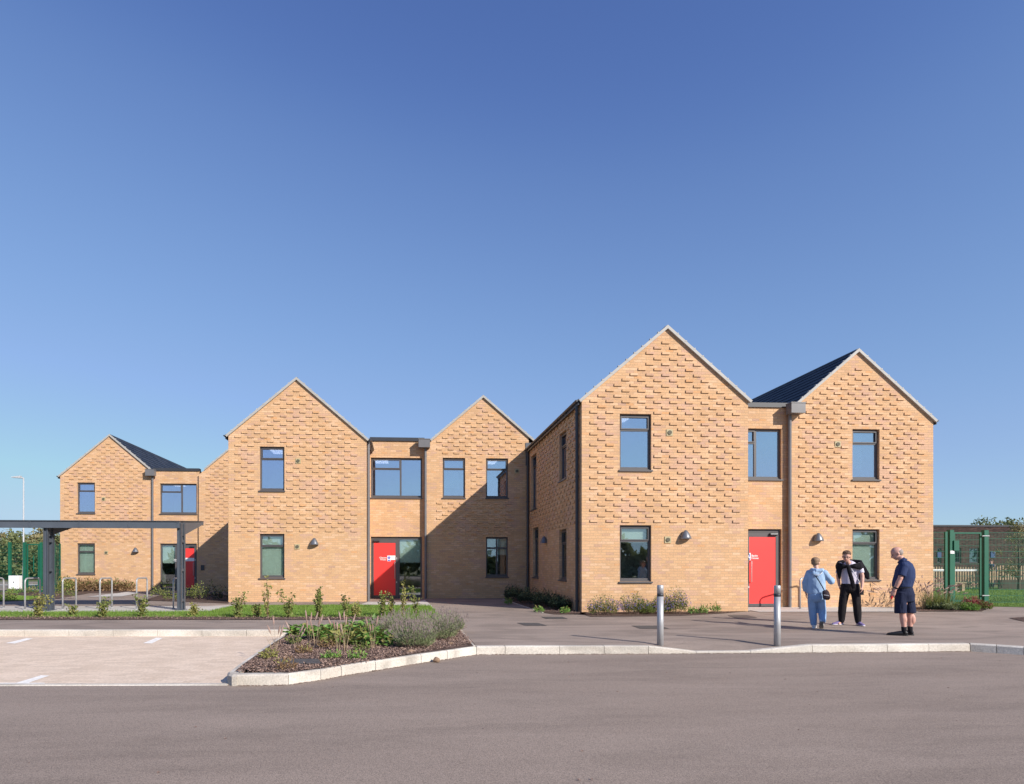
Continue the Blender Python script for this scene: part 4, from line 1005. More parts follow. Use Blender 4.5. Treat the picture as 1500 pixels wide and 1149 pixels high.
mulch('bark_mulch', [G(1342, 896.5), G(1440, 896), G(1446, 888.5), G(1367, 887.5)], 2500, 'bark mulch around the fence post planting')

def tuft_bush(x, y, rx, ry, h, n, m1, m2, name, label, cat, frac2=.3, L=.03, W=.012, spike=None, group=None, stems=True, zb=0, m3=None, up=.6):
    t = thing(name, (x, y, zb), label, cat, group); b = MB(); st = MB()
    for k in range(n):
        a = rnd.uniform(0, 6.28); r_ = math.sqrt(rnd.random()); hh = h*(1-.55*r_*r_)*rnd.uniform(.25, 1.0)*(1+.25*math.sin(3*a+x*5))
        px, py = x+math.cos(a)*r_*rx*(.6+.4*hh/h), y+math.sin(a)*r_*ry*(.6+.4*hh/h)
        d = Vector((math.cos(a)*r_*.8, math.sin(a)*r_*.8, 1)).normalized()
        rr = rnd.random(); b.mi = 0 if rr > frac2 else 1
        if b.mi == 1 and hh < h*.45: b.mi = 0
        b.leaf((px, py, zb+hh), (d*up + rdir()*(1-up*.5)), rdir(up=.5), L*rnd.uniform(.6, 1.4), W*rnd.uniform(.7, 1.3))
    if stems:
        for k in range(max(8, n//60)):
            a = rnd.uniform(0, 6.28); r_ = math.sqrt(rnd.random()); hh = h*(1-.55*r_*r_)*rnd.uniform(.5, .9)
            st.tube([(x+math.cos(a)*r_*rx*.3, y+math.sin(a)*r_*ry*.3, zb), (x+math.cos(a)*r_*rx*.9, y+math.sin(a)*r_*ry*.9, zb+hh)], .003, 4)
        st.build('stem', M['twig'], t)
    b.build('foliage', [m1, m2], t); return t
def at(px, py, z=0): return G(px, py, z)
# planting bed: lavender, hellebore-like leaves, dry grasses
lavs = [(607, 949, .42, .30, .36, 'lavender bush nearest the front kerb of the planting bed'), (640, 938, .48, .34, .42, 'lavender bush at the right side of the planting bed'), (600, 930, .5, .35, .42, 'lavender bush at the back of the planting bed beside the grass'), (655, 926, .45, .3, .40, 'lavender bush at the far right corner of the planting bed'), (566, 934, .38, .3, .34, 'lavender bush beside the bright green leaves')]
for px, py, rx, ry, h, lab in lavs:
    x, y = at(px, py); h *= .86
    t = tuft_bush(x, y, rx, ry, h, 3200, M['lav'], M['lavs'], 'lavender', lab, 'lavender', frac2=.25, L=.05, W=.008, group='lavender bushes in the planting bed', up=.9)
    s = MB()
    for k in range(110):
        a = rnd.uniform(0, 6.28); r_ = math.sqrt(rnd.random()); bx0, by0 = x+math.cos(a)*r_*rx*.6, y+math.sin(a)*r_*ry*.6
        hh = h*(1.28-.45*r_*r_)*rnd.uniform(.8, 1.1); tx, ty = x+math.cos(a)*r_*rx*1.15, y+math.sin(a)*r_*ry*1.15
        s.tube([(bx0, by0, h*.4), (tx, ty, hh)], .0016, 3, cap=False)
        s.tube([(tx, ty, hh-.005), (tx+rnd.uniform(-.006, .006), ty, hh+.02), (tx, ty, hh+.045)], [.003, .007, .002], 5)
    s.build('flower_spikes', M['lavs'], t)['kind'] = 'stuff'
greens = [(468, 938, .16, 'leafb'), (490, 934, .17, 'leafb'), (512, 940, .18, 'leafy'), (535, 938, .20, 'leafb'), (556, 946, .17, 'leafb'), (520, 930, .18, 'leafb'), (548, 930, .2, 'leafb'), (442, 930, .12, 'leafb'), (500, 945, .13, 'leafy')]
glab = ['bright green leafy plant at the left of the leaf group', 'bright green leafy plant behind the leftmost pair of dry stalks', 'yellow green leafy plant in the middle of the bed', 'bright green leafy plant left of the lavender', 'green leafy plant nearest the kerb beside the lavender', 'green leafy plant at the back of the bed beside the path', 'tall green leafy plant at the back next to the lavender', 'small green plant at the back kerb, leftmost in the bed', 'small yellow green plant at the front of the leaf group']
for (px, py, h, c), lab in zip(greens, glab):
    x, y = at(px, py); t = thing('leafy_plant', (x, y, 0), lab, 'leafy plant', 'leafy plants in the planting bed'); b = MB()
    for k in range(150):
        a = rnd.uniform(0, 6.28); r_ = rnd.uniform(.02, .30); hh = rnd.uniform(.3, 1.25)*h*(1.15-r_*1.2)
        p = (x+math.cos(a)*r_, y+math.sin(a)*r_*.8, hh); b.mi = 1 if rnd.random() < .22 else 0
        b.leaf(p, (math.cos(a)+rnd.gauss(0, .4), math.sin(a)+rnd.gauss(0, .4), rnd.uniform(-.3, .5)), (rnd.gauss(0, .3), rnd.gauss(0, .3), 1), rnd.uniform(.09, .16), rnd.uniform(.06, .10), .25)
    b.build('foliage', [M[c], M['leafy' if c == 'leafb' else 'leafb']], t)
    s = MB()
    for k in range(14):
        a = rnd.uniform(0, 6.28); r_ = rnd.uniform(.02, .18); s.tube([(x, y, 0), (x+math.cos(a)*r_, y+math.sin(a)*r_, h*.8)], .003, 4)
    s.build('stem', M['leaf'], t)
for px, py, h, c, lab in ((418, 982, .16, 'russet', 'straggly russet weed at the front left tip of the planting bed'), (392, 966, .14, 'leafy', 'small yellow weed near the left kerb of the bed'), (484, 966, .10, 'leafb', 'tiny green weed right of the bed drain cover'), (522, 966, .12, 'leafb', 'low green weed at the front middle of the bed'), (430, 945, .16, 'leaf', 'small green plant near the left kerb behind the drain cover'), (478, 951, .15, 'russet', 'brown withered plant in front of the green leaf group'), (530, 955, .15, 'leaf', 'loose green plant between the dry stalks and the lavender'), (445, 958, .12, 'russet', 'low brown withered plant behind the bed drain cover')):
    x, y = at(px, py); tuft_bush(x, y, .16, .12, h, 130, M[c], M['leafy'], 'weed', lab, 'plant', frac2=.3, L=.05, W=.02, group='small straggly plants in the planting bed')
def grass_clump(px, py, h, n, label, spread=.12, lean=(0, 0), plume=.5, m='straw', z=0, pw=.012, name='ornamental_grass', group=None, arch=.35):
    x, y = at(px, py); t = thing(name, (x, y, 0), label, 'ornamental grass', group); s = MB(); f = MB()
    for k in range(n):
        a = rnd.uniform(0, 6.28); r_ = rnd.uniform(0, spread*.4); hh = h*rnd.uniform(.6, 1.05); b0 = Vector((x+math.cos(a)*r_, y+math.sin(a)*r_, z))
        out = Vector((math.cos(a)*spread+lean[0]*rnd.uniform(.5, 1.2), math.sin(a)*spread+lean[1], 0))*hh/h
        pts = [b0 + out*(q**1.7) + Vector((0, 0, hh*(q - arch*.3*q*q*q))) for q in (0, .25, .5, .75, 1)]
        s.tube(pts, [.0028, .0025, .002, .0016, .001], 4, cap=False)
        if rnd.random() < plume:
            e = pts[-1]; d = (pts[-1]-pts[-2]).normalized(); d.z -= arch*.6; d.normalize()
            f.tube([e-d*.03, e+d*.03, e+d*.09, e+d*.13], [.002, pw, pw*.7, .001], 6)
    s.build('stem', M[m], t)
    if f.v: f.build('seed_head', M['straw2' if m == 'straw' else m], t)
stalks = [(404, 957, .42, 5, 'dry stalk plant at the left tip of the planting bed', 1), (432, 950, .30, 4, 'thin dry stalks left of the green leaves', .6), (452, 950, .52, 6, 'tall dry pinkish stalks left of the centre of the bed', .7), (462, 948, .50, 7, 'dry stalk clump in front of the bright green leaves', .5), (495, 955, .42, 9, 'pale dry stalk clump in the front middle of the bed', .5), (505, 955, .45, 8, 'tallest dry stalk pair near the front of the bed', .7), (546, 951, .40, 8, 'pale dry stalks left of the lavender', .5), (398, 950, .22, 4, 'bare thin twigs at the left kerb of the bed', 0)]
for px, py, h, n, lab, pl in stalks: grass_clump(px, py, h*1.05, n, lab, spread=.10, plume=pl, group='dry stalks in the planting bed', pw=.014, arch=.05)
for (px, py, lab) in ((575, 968, 'small buff stone lying in the bark'), (431, 906.6, 'pale pebble at the edge of the grass strip')):
    pass
x, y = G(639.5, 970.5, KZ)
b = MB(); b.ball((x, y, KZ+.035), .05, .045, .04, 10, 7)
for i, v in enumerate(b.v): b.v[i] = (v[0]+rnd.gauss(0, .004), v[1]+rnd.gauss(0, .004), v[2]+rnd.gauss(0, .004))
tag(b.build('stone', M['stone'], smooth=True), 'brown stone lying on the road against the bed kerb', 'stone')
for px, py, s_, lab in ((601, 956.5, .05, 'buff stone half buried in the bark near the front lavender'), (660, 945, .04, 'small buff stone at the right tip of the planting bed')):
    x, y = at(px, py); b = MB(); b.ball((x, y, .02), s_*1.3, s_, s_*.6, 10, 7)
    for i, v in enumerate(b.v): b.v[i] = (v[0]+rnd.gauss(0, .004), v[1]+rnd.gauss(0, .004), v[2]+rnd.gauss(0, .003))
    tag(b.build('stone', M['stone'], smooth=True), lab, 'stone')

# shaded shrubs along the side wall, flowering shrubs in front of the nearest house
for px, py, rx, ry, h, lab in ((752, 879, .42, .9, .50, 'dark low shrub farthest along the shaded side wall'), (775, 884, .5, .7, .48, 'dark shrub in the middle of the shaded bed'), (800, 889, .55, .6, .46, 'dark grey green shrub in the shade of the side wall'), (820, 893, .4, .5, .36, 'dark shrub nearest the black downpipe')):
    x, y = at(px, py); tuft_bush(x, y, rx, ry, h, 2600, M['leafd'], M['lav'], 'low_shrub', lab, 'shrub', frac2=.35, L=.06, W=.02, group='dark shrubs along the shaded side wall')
for px, py, rx, h, lab, c in ((884, 901.5, .42, .44, 'purple flowered bush nearest the brick corner', 'flower'), (928, 900.5, .36, .50, 'purple flowered bush in the middle under the window', 'flower'), (968, 899.5, .30, .42, 'reddish flowered bush partly behind the left bollard', 'flower'), (990, 899.5, .32, .60, 'tall pink purple flowered bush right of the left bollard', 'flower'), (946, 900, .25, .30, 'small green bush between the flowering bushes', 'leaf')):
    x, y = at(px, py); y = min(y, 16.75); rx *= 1.3; h *= 1.05; t = tuft_bush(x, y, rx, .24, h, 2300, M['leaf'], M[c], 'flowering_bush' if c == 'flower' else 'low_shrub', lab, 'bush', frac2=.0, L=.04, W=.016, group='flowering bushes under the nearest house window')
    f = MB()
    for k in range(190 if c == 'flower' else 10):
        a = rnd.uniform(0, 6.28); r_ = math.sqrt(rnd.random()); hh = h*(1.05-.5*r_*r_)*rnd.uniform(.45, 1.05)
        p = Vector((x+math.cos(a)*r_*rx, y-abs(math.sin(a))*r_*.26, hh)); f.mi = 0 if rnd.random() < .6 else 1
        for j in range(4): f.leaf(p, rdir(up=.2), rdir(), .020, .014)
    f.build('flowers', [M['flower'], M['straw2']], t)['kind'] = 'stuff'
    for k in range(6):
        s = MB()
for px, py, h, lab in ((1030, 899, .2, 'small green tuft under the wall right of the flowering bushes'), (1048, 898, .26, 'upright green tuft nearest the red door'), (1015, 899.5, .16, 'low green tuft beside the tall flowering bush'), (745, 886, .2, 'green tuft in shade at the path edging'), (790, 897, .15, 'small lit green tuft at the edging end'), (828, 899, .16, 'bright small tuft near the black downpipe')):
    x, y = at(px, py); y = min(y, 16.8) if px > 850 else y; tuft_bush(x, y, .16, .12, h, 200, M['leafb'], M['leafy'], 'leafy_tuft', lab, 'plant', frac2=.3, L=.07, W=.02, group='small green tufts in the wall beds')

# ornamental grasses and ground cover by the right corner
for px, py, h, n, lab, lean in ((1302, 891, .85, 26, 'arching dry grass left of the man in navy', (-.35, 0)), (1352, 893.5, 1.05, 34, 'tall dry grass behind the man in navy', (.15, 0)), (1366, 893.5, .80, 30, 'green based dry grass at the house corner', (.25, 0)), (1340, 892, .9, 20, 'thin dry grass against the wall right of the man', (.05, 0)), (1388, 891, .85, 14, 'dry plumed grass leaning across the gate post', (.35, -.1))):
    grass_clump(px, py, h, n, lab, spread=.28, lean=lean, plume=.8, group='dry ornamental grasses by the right house corner', pw=.016, arch=.5)
x, y = at(1366, 893); y -= .1
blades('grass', [(x-.3, y-.2), (x+.35, y-.2), (x+.35, y+.2), (x-.3, y+.2)], 500, .42, M['leaf'], 'green grass blades at the base of the corner grasses', w=.008)
for px, py, rx, h, c, c2, lab in ((1375, 894, .5, .2, 'leafd', 'lav', 'grey green ground cover at the house corner'), (1398, 894.5, .5, .22, 'lav', 'leaf', 'pale ground cover under the gate post'), (1424, 893, .36, .34, 'leafr', 'leafr', 'red sedum clump in front of the gate'), (1420, 895, .36, .2, 'leafb', 'leaf', 'green leaves under the red sedum'), (1440, 893.5, .3, .22, 'leaf', 'leafr', 'small green and red plant at the right gate post')):
    x, y = at(px, py); tuft_bush(x, y, rx, .25, h, 1100, M[c], M[c2], 'ground_cover', lab, 'plant', frac2=.4, L=.055, W=.025, group='low plants around the gate')
# brown shrubs along the farthest house
for px, h, c, lab in ((96, .7, 'leaf', 'green shrub at the left corner of the farthest house'), (118, .6, 'russet', 'brown shrub under the left of the far window'), (135, .62, 'russet', 'russet shrub under the far window'), (152, .55, 'russet', 'russet shrub right of the far window'), (168, .6, 'russet', 'brown shrub near the far house lamp'), (184, .5, 'russet', 'rightmost russet shrub at the far house wall')):
    x = PX(px, 32.2); tuft_bush(x, 32.2, .55, .4, h*1.0, 650, M[c], M['leaf' if c == 'russet' else 'leafy'], 'low_shrub', lab, 'shrub', frac2=.35, L=.11, W=.05, group='shrubs along the farthest house')
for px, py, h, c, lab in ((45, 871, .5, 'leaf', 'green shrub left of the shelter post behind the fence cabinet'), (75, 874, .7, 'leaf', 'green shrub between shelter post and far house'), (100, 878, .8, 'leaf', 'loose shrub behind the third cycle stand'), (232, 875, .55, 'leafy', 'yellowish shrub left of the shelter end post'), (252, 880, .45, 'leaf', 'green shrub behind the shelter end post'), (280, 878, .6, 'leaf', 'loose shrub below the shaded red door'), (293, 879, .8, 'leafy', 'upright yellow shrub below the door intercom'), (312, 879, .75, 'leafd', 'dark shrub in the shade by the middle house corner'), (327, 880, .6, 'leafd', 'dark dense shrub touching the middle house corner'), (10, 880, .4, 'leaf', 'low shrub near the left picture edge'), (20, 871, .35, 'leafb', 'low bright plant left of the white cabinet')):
    x, y = at(px, py); tuft_bush(x, y, .42, .35, h*.85, 230, M['leaf' if c == 'leafy' else c], M['leafy'], 'low_shrub', lab, 'shrub', frac2=.3, L=.07, W=.035, group='loose shrubs in the garden beds at the left')

# ------------------------------------------------------------------ trees
def tree(x, y, h, r, m, label, n=2600, L=.35, name='tree', group=None, trunk=.3, seed=0, gap=.35, birch=False):
    rn = random.Random(seed); t = thing(name, (x, y, 0), label, 'tree', group)
    tr = MB(); th = h*trunk
    tr.tube([(x, y, -.2), (x+.05, y, th), (x, y, h*.85)], [h*.025, h*.018, h*.004], 8)
    cl = []
    nb = 26
    for k in range(nb):
        a = rn.uniform(0, 6.28); q = rn.uniform(0, 1); zc = th + (h-th)*q; rr = r*math.sin(math.pi*min(.95, .25+.7*q))*rn.uniform(.35, .95)
        c = Vector((x+math.cos(a)*rr, y+math.sin(a)*rr, zc)); cl.append((c, r*rn.uniform(.22, .42)))
        tr.tube([(x, y, max(th*.7, zc-rr*.7)), tuple((Vector((x, y, zc-rr*.3))+c)/2), tuple(c)], [h*.008, h*.005, h*.002], 5)
    tr.build('trunk', M['bark'], t)
    b = MB()
    for k in range(n):
        c, cr = cl[rn.randrange(nb)]; d = rdir(rn); p = c + d*cr*(rn.random()**.4)
        b.leaf(p, rdir(rn), rdir(rn, .5), L*rn.uniform(.5, 1.2), L*.5*rn.uniform(.6, 1.2))
    b.build('crown', m, t)
k = 0
for px, Y, top, r, m in ((-35, 72, 797, 3.2, 'hedge'), (-12, 66, 792, 3.0, 'hedge'), (8, 70, 790, 3.0, 'hedge2'), (22, 64, 787, 2.6, 'hedge'), (40, 75, 794, 3.4, 'hedge'), (56, 68, 790, 2.6, 'hedge2'), (68, 70, 781, 3.0, 'hedge2'), (82, 66, 784, 2.6, 'hedge'), (97, 70, 776, 3.2, 'hedge2')):
    h = ZY(px, top, Y); k += 1
    tree(PX(px, Y), Y, h, r, M[m], ['bushy tree at the picture edge far left', 'round green tree by the left edge, behind the green fence', 'olive tree left of the street lamp', 'dark green tree just left of the street lamp', 'low green tree right of the street lamp', 'small olive tree seen through the far gate', 'tall olive tree seen beside the shelter post', 'green tree left of the far house corner', 'tall olive tree partly behind the far house'][k-1], n=1700, L=.45, seed=k, group='trees along the far field edge', trunk=.12)
for i, (px, Y, top, r) in enumerate(((1452, 62, 768, 3.0), (1466, 60, 775, 2.4), (1490, 60, 772, 2.8), (1520, 60, 775, 3))):
    tree(PX(px, Y), Y, ZY(px, top, Y)+.2, r, M['hedge'], ['tree top showing above the dark flat roof', 'low tree crown just above the roof line', 'tree crown over the roof near the right edge', 'tree beyond the right edge'][i], n=1600, L=.4, seed=40+i, group='trees behind the dark building')
tree(PX(1492, 30.2), 30.2, ZY(1492, 772, 30.2), .95, M['hedge2'], 'slender young tree beside the picket fence at the right edge', n=1500, L=.13, seed=77, trunk=.25)
# unseen hedge added behind the camera to darken reflections in the ground floor glass
b = MB(); 
for k in range(9000):
    x = rnd.uniform(-60, 60); z = rnd.uniform(0, 1)**.8*(3.4+1.2*math.sin(x*.35)+.8*math.sin(x*1.3)); b.leaf((x, -40+rnd.uniform(-1, 1), z), rdir(), rdir(), 1.1, .7)
tag(b.build('hedge', M['hedge']), 'unseen hedge added behind the camera to darken the ground floor glass', 'hedge', kind='stuff')
b = MB()
for k in range(5000):
    px = rnd.uniform(-60, 110); y = rnd.uniform(76, 84); x = PX(px, y); z = rnd.random()**.7*(1.5+.5*math.sin(x*.9)); b.leaf((x, y, z), rdir(), rdir(), .8, .5)
tag(b.build('far_hedge', M['hedge']), 'low continuous hedge beneath the far trees at the left', 'hedge', kind='stuff')

# grit, dead leaves and dirt lying on the road
b = MB()
for k in range(1500):
    path = K3 if k % 3 == 0 else K4; p = point_at(path, rnd.uniform(0, sum(seg_len(path)))); q = (p[0]+rnd.uniform(-.02, .02), p[1]-abs(rnd.gauss(0, .018))-.004)
    b.leaf((q[0], q[1], KZ+.004), (rnd.gauss(0, 1), rnd.gauss(0, .5), .05), (0, 0, 1), rnd.uniform(.01, .035), rnd.uniform(.008, .02), .3)
tag(b.build('road_grit', M['chip']), 'dark grit and crumbs gathered along the foot of the kerb', 'grit', kind='stuff')
b = MB()
for k in range(260):
    p = (rnd.uniform(-7, 11), rnd.uniform(3.6, 9.6))
    if in_poly(p, bay): continue
    L_ = rnd.choice((.006, .008, .012, .02)); b.leaf((p[0], p[1], KZ+.004), (rnd.gauss(0, 1), rnd.gauss(0, 1), .08), (0, 0, 1), L_*1.5, L_, .3)
tag(b.build('road_debris', [M['chip']]), 'small dead leaves and stones scattered over the road', 'debris', kind='stuff')
# ------------------------------------------------------------------ people
def cloth(name, col, var=.12, fold=.35, fs=9.0, rough=.9):
    m, nt, n, l, b = newmat(name); b.inputs['Roughness'].default_value = rough; b.inputs['Specular IOR Level'].default_value = .2
    tc = n.new('ShaderNodeTexCoord'); mp = n.new('ShaderNodeMapping'); mp.inputs['Scale'].default_value = (1, 1, .45); l.new(tc.outputs['Object'], mp.inputs[0])
    nz = n.new('ShaderNodeTexNoise'); nz.inputs['Scale'].default_value = fs; nz.inputs['Detail'].default_value = 4; nz.inputs['Distortion'].default_value = 1.2; l.new(mp.outputs[0], nz.inputs['Vector'])
    r = ramp(n, [(.3, tuple(c*(1-var) for c in col)), (.7, tuple(min(1, c*(1+var)) for c in col))]); l.new(nz.outputs['Fac'], r.inputs[0]); l.new(r.outputs[0], b.inputs['Base Color'])
    bp = n.new('ShaderNodeBump'); bp.inputs['Strength'].default_value = fold; bp.inputs['Distance'].default_value = .06; l.new(nz.outputs['Fac'], bp.inputs['Height']); l.new(bp.outputs[0], b.inputs['Normal'])
    return m
SKIN = mat('skin', (.60, .34, .26), .55, var=.06, scale=20)
SKIN2 = mat('skin_ruddy', (.56, .30, .235), .55, var=.08, scale=20)
HAIR_B = mat('hair_brown', (.10, .052, .028), .7, var=.35, scale=60); HAIR_F = mat('hair_fair', (.22, .135, .08), .7, var=.35, scale=60); HAIR_G = mat('hair_grey', (.30, .24, .21), .8, var=.2, scale=80)
C_LB = cloth('light_blue_fleece', (.30, .43, .62)); C_LB2 = cloth('light_blue_trousers', (.24, .36, .55)); C_BK = cloth('black_trousers', (.016, .014, .016), fold=.5); C_BK2 = cloth('black_knit', (.012, .011, .014))
C_TEE = cloth('white_tee', (.60, .56, .66), .05, .3); C_NV = cloth('navy_polo', (.028, .042, .105)); C_NV2 = cloth('navy_shorts', (.017, .022, .050), fold=.5); C_BR = cloth('brown_bag', (.055, .04, .045)); C_SK = cloth('black_sock', (.012, .012, .015))
SHOE_P = mat('mauve_shoe', (.17, .13, .28), .7, var=.1); SOLE = mat('white_sole', (.72, .70, .72), .6); SHOE_K = mat('black_shoe', (.012, .012, .014), .5); SHOE_G = mat('grey_sole', (.22, .20, .18), .8, var=.2, scale=30); SHOE_W = mat('white_shoe', (.6, .6, .62), .6)
EYEM = mat('eye_dark', (.02, .015, .015), .2); LIP = mat('lips', (.42, .17, .15), .5); BLK = mat('black_gloss', (.01, .01, .012), .25); RED = mat('red_item', (.6, .02, .02), .4)

class Fig:
    def __init__(s, x, y, z=0.0):
        s.o = Vector((x, y, z)); a = math.atan2(x, y); s.R = Matrix.Rotation(-a, 3, 'Z'); s.k = math.cos(a - R(YAW)); s.raw = False
    def Q(s, p): return s.o + s.R @ Vector(p)
    def A(s, p): p = Vector(p); return p if s.raw else Vector((p.x*s.k, p.y, p.z))
    def P(s, p): return s.o + s.R @ s.A(p)
    def t(s, mb, pts, rad, n=14, ref=(1, 0, 0)):
        if not s.raw and isinstance(rad, list): rad = [(r_[0]*.87, r_[1]*.95) if isinstance(r_, tuple) else r_*.93 for r_ in rad]
        mb.tube([s.P(p) for p in pts], rad, n, ref=tuple(s.R @ Vector(ref)))
def remesh(o, v=.008, sm=2):
    m = o.modifiers.new('remesh', 'REMESH'); m.mode = 'VOXEL'; m.voxel_size = v; m.use_smooth_shade = True
    if sm: k = o.modifiers.new('smooth', 'SMOOTH'); k.iterations = sm; k.factor = .5
    return o
def limb(f, mb, a, b_, c, ra, rb, rc, n=14):
    """tapering limb through three joints with a rounded bend"""
    a, b_, c = Vector(a), Vector(b_), Vector(c)
    m1, m2 = a.lerp(b_, .35), b_.lerp(c, .35)
    f.t(mb, [a, m1, a.lerp(b_, .8), b_, b_.lerp(c, .15), m2, b_.lerp(c, .75), c], [ra*.95, ra, rb*1.04, rb, rb, rb*1.05, (rb+rc)/2*.95, rc], n, ref=(0.3, .9, .2))
    for p, r_ in ((a, ra*.95), (b_, rb*.99), (c, rc)): mb.ball(f.P(p), r_, n=12, m=8)
def hand(f, mb, w, d, side, nrm, s=1.0, curl=.5):
    """w wrist, d pointing direction, side: direction of the thumb, nrm: palm side"""
    w = f.A(w); f.raw = True; d = Vector(d).normalized(); side = Vector(side); side = (side - d*side.dot(d)).normalized(); nrm = Vector(nrm); nrm = (nrm - d*nrm.dot(d) - side*nrm.dot(side)).normalized()
    f.t(mb, [w-d*.02*s, w+d*.02*s, w+d*.055*s, w+d*.085*s], [(.026*s, .018*s), (.034*s, .016*s), (.040*s, .015*s), (.038*s, .012*s)], 12, ref=side)
    for i, (o, L) in enumerate(((.029, .068), (.010, .078), (-.010, .072), (-.029, .056))):
        b0 = w + d*.078*s + side*o*s; p = b0; pts = [b0]; dd = d.copy()
        for k, q in enumerate((.45, .30, .25)):
            dd = (dd + nrm*curl*(.5+.35*k)).normalized(); p = p + dd*L*q*s; pts.append(p)
        f.t(mb, pts, [.0085*s, .008*s, .0075*s, .006*s], 8, ref=side)
    b0 = w + d*.02*s + side*.026*s; d2 = (d*.65+side*.7+nrm*.35).normalized(); b1 = b0 + d2*.035*s; b2 = b1 + (d*.9+side*.2+nrm*.5).normalized()*.028*s
    f.t(mb, [b0, b1, b2], [.011*s, .0095*s, .007*s], 8, ref=nrm); f.raw = False
def head(f, mb, c, fwd, up=(0, 0, 1), s=1.0, ears=True):
    """c head centre (eye level), returns frame"""
    c = f.A(c); f.raw = True; fw = Vector(fwd).normalized(); u = Vector(up); u = (u - fw*u.dot(fw)).normalized(); rt = fw.cross(u)
    rot = f.R @ Matrix((rt, fw, u)).transposed()
    mb.ball(f.P(c + u*.028*s - fw*.012*s), .074*s, .094*s, .088*s, 18, 14, rot)           # cranium
    mb.ball(f.P(c - u*.035*s + fw*.018*s), .060*s, .070*s, .076*s, 16, 12, rot)            # face
    mb.ball(f.P(c - u*.088*s + fw*.048*s), .030*s, .026*s, .022*s, 12, 8, rot)             # chin
    mb.ball(f.P(c - u*.068*s + fw*.015*s), .052*s, .055*s, .035*s, 12, 8, rot)             # jaw
    f.t(mb, [c + fw*.082*s + u*.008*s, c + fw*.094*s - u*.015*s, c + fw*.104*s - u*.032*s, c+fw*.085*s - u*.042*s], [.007*s, .009*s, .012*s, .009*s], 8, ref=rt)   # nose
    for sg in (-1, 1):
        mb.ball(f.P(c + rt*sg*.030*s + fw*.074*s + u*.014*s), .022*s, .012*s, .007*s, 8, 6, rot)  # brow
        if ears: mb.ball(f.P(c + rt*sg*.074*s - fw*.008*s - u*.012*s), .009*s, .019*s, .031*s, 10, 8, rot)
    f.raw = False; return c, fw, u, rt, rot
def face_bits(f, fr, parent, s=1.0):
    c, fw, u, rt, rot = fr
    for sg in (-1, 1):
        e = MB(); e.ball(f.Q(c + rt*sg*.031*s + fw*.078*s + u*.001*s), .012*s, .008*s, .007*s, 10, 8, rot); e.build('eye', EYEM, parent, smooth=True)
    e = MB(); e.ball(f.Q(c + fw*.082*s - u*.062*s), .024*s, .010*s, .006*s, 10, 6, rot); e.build('mouth', LIP, parent, smooth=True)
def shoe(f, t, heel, toe_dir, L, m, sole_m, pitch=0.0, name='shoe', w=.045):
    h = f.A(heel); f.raw = True; d = Vector(toe_dir).normalized(); up = Vector((0, 0, 1)); up = (up - d*up.dot(d)).normalized(); sd_ = d.cross(up)
    b = MB(); f.t(b, [h-d*.012+up*.045, h+d*.03+up*.05, h+d*L*.35+up*.048, h+d*L*.65+up*.035, h+d*L*.9+up*.026, h+d*L+up*.022], [(.028, .03), (.035, .042), (w*.9, .042), (w, .030), (w*.85, .022), (w*.45, .012)], 14, ref=sd_)
    b.ball(f.P(h+d*.035+up*.075), .036, .036, .035)
    so = remesh(b.build(name, m, t), .007)
    b = MB(); f.t(b, [h-d*.02+up*.012, h+d*L*.1+up*.012, h+d*L*.4+up*.012, h+d*L*.7+up*.012, h+d*(L*.95)+up*.014, h+d*(L+.01)+up*.016], [(.026, .012), (.036, .012), (w*.85, .012), (w*1.02, .012), (w*.8, .011), (w*.4, .008)], 14, ref=sd_)
    b.build('sole', sole_m, so, smooth=True)
    f.raw = False; return so

# --- man in navy, in profile to the left, looking down
px, py = 1322.5, 931; X, Y = G(px, py); f = Fig(X, Y)
man = thing('person', (X, Y, 0), 'bald man in navy polo shirt and shorts, looking down, holding something red', 'person')
b = MB()
fr = head(f, b, (-.115, 0, 1.515), (-.90, -.22, -.42), (0, 0, 1), 1.02)
f.t(b, [(-.055, .0, 1.46), (-.03, 0, 1.41), (0, 0, 1.35), (.02, 0, 1.28)], [(.060, .055), (.058, .056), (.066, .07), (.10, .12)], 16)
f.t(b, [(.03, .02, 1.30), (.035, .02, 1.15), (.0, .02, 1.0), (.0, .02, .88), (.01, .02, .80)], [(.13, .17), (.15, .18), (.15, .17), (.145, .17), (.14, .17)], 18)
limb(f, b, (.015, -.16, 1.285), (-.045, -.225, 1.06), (-.150, -.225, .835), .056, .043, .030)
hand(f, b, (-.152, -.225, .828), (-.36, .05, -1), (-1, 0, -.3), (0.1, 1, 0), 1.0, .55)
limb(f, b, (.03, .19, 1.285), (-.02, .24, 1.06), (-.135, .16, .87), .056, .043, .030)
hand(f, b, (-.137, .155, .865), (-.5, -.3, -1), (-1, 0, 0), (0, -1, 0), 1.0, .6)
limb(f, b, (.00, -.06, .80), (-.005, -.07, .42), (.025, -.07, .10), .09, .056, .038)
limb(f, b, (.05, .10, .80), (.135, .10, .42), (.135, .10, .10), .09, .056, .038)
for x, y in ((-.012, -.07), (.145, .10)): b.ball(f.P((x+.035, y, .30)), .048, .05, .10)
for x, y in ((.02, -.07), (.13, .10)): f.t(b, [(x+.02, y, .05), (x-.05, y, .04), (x-.16, y, .03)], [.035, .035, .03], 10)
remesh(b.build('body', SKIN2, man), .007); face_bits(f, fr, man, 1.02)
c_, fw_, u_, rt_, rot_ = fr; b = MB()
b.ball(f.Q(c_ - fw_*.035 + u_*.01), .076, .078, .078, 18, 12, rot_); remesh(b.build('hair', HAIR_G, man), .008, 3)
b = MB()   # polo
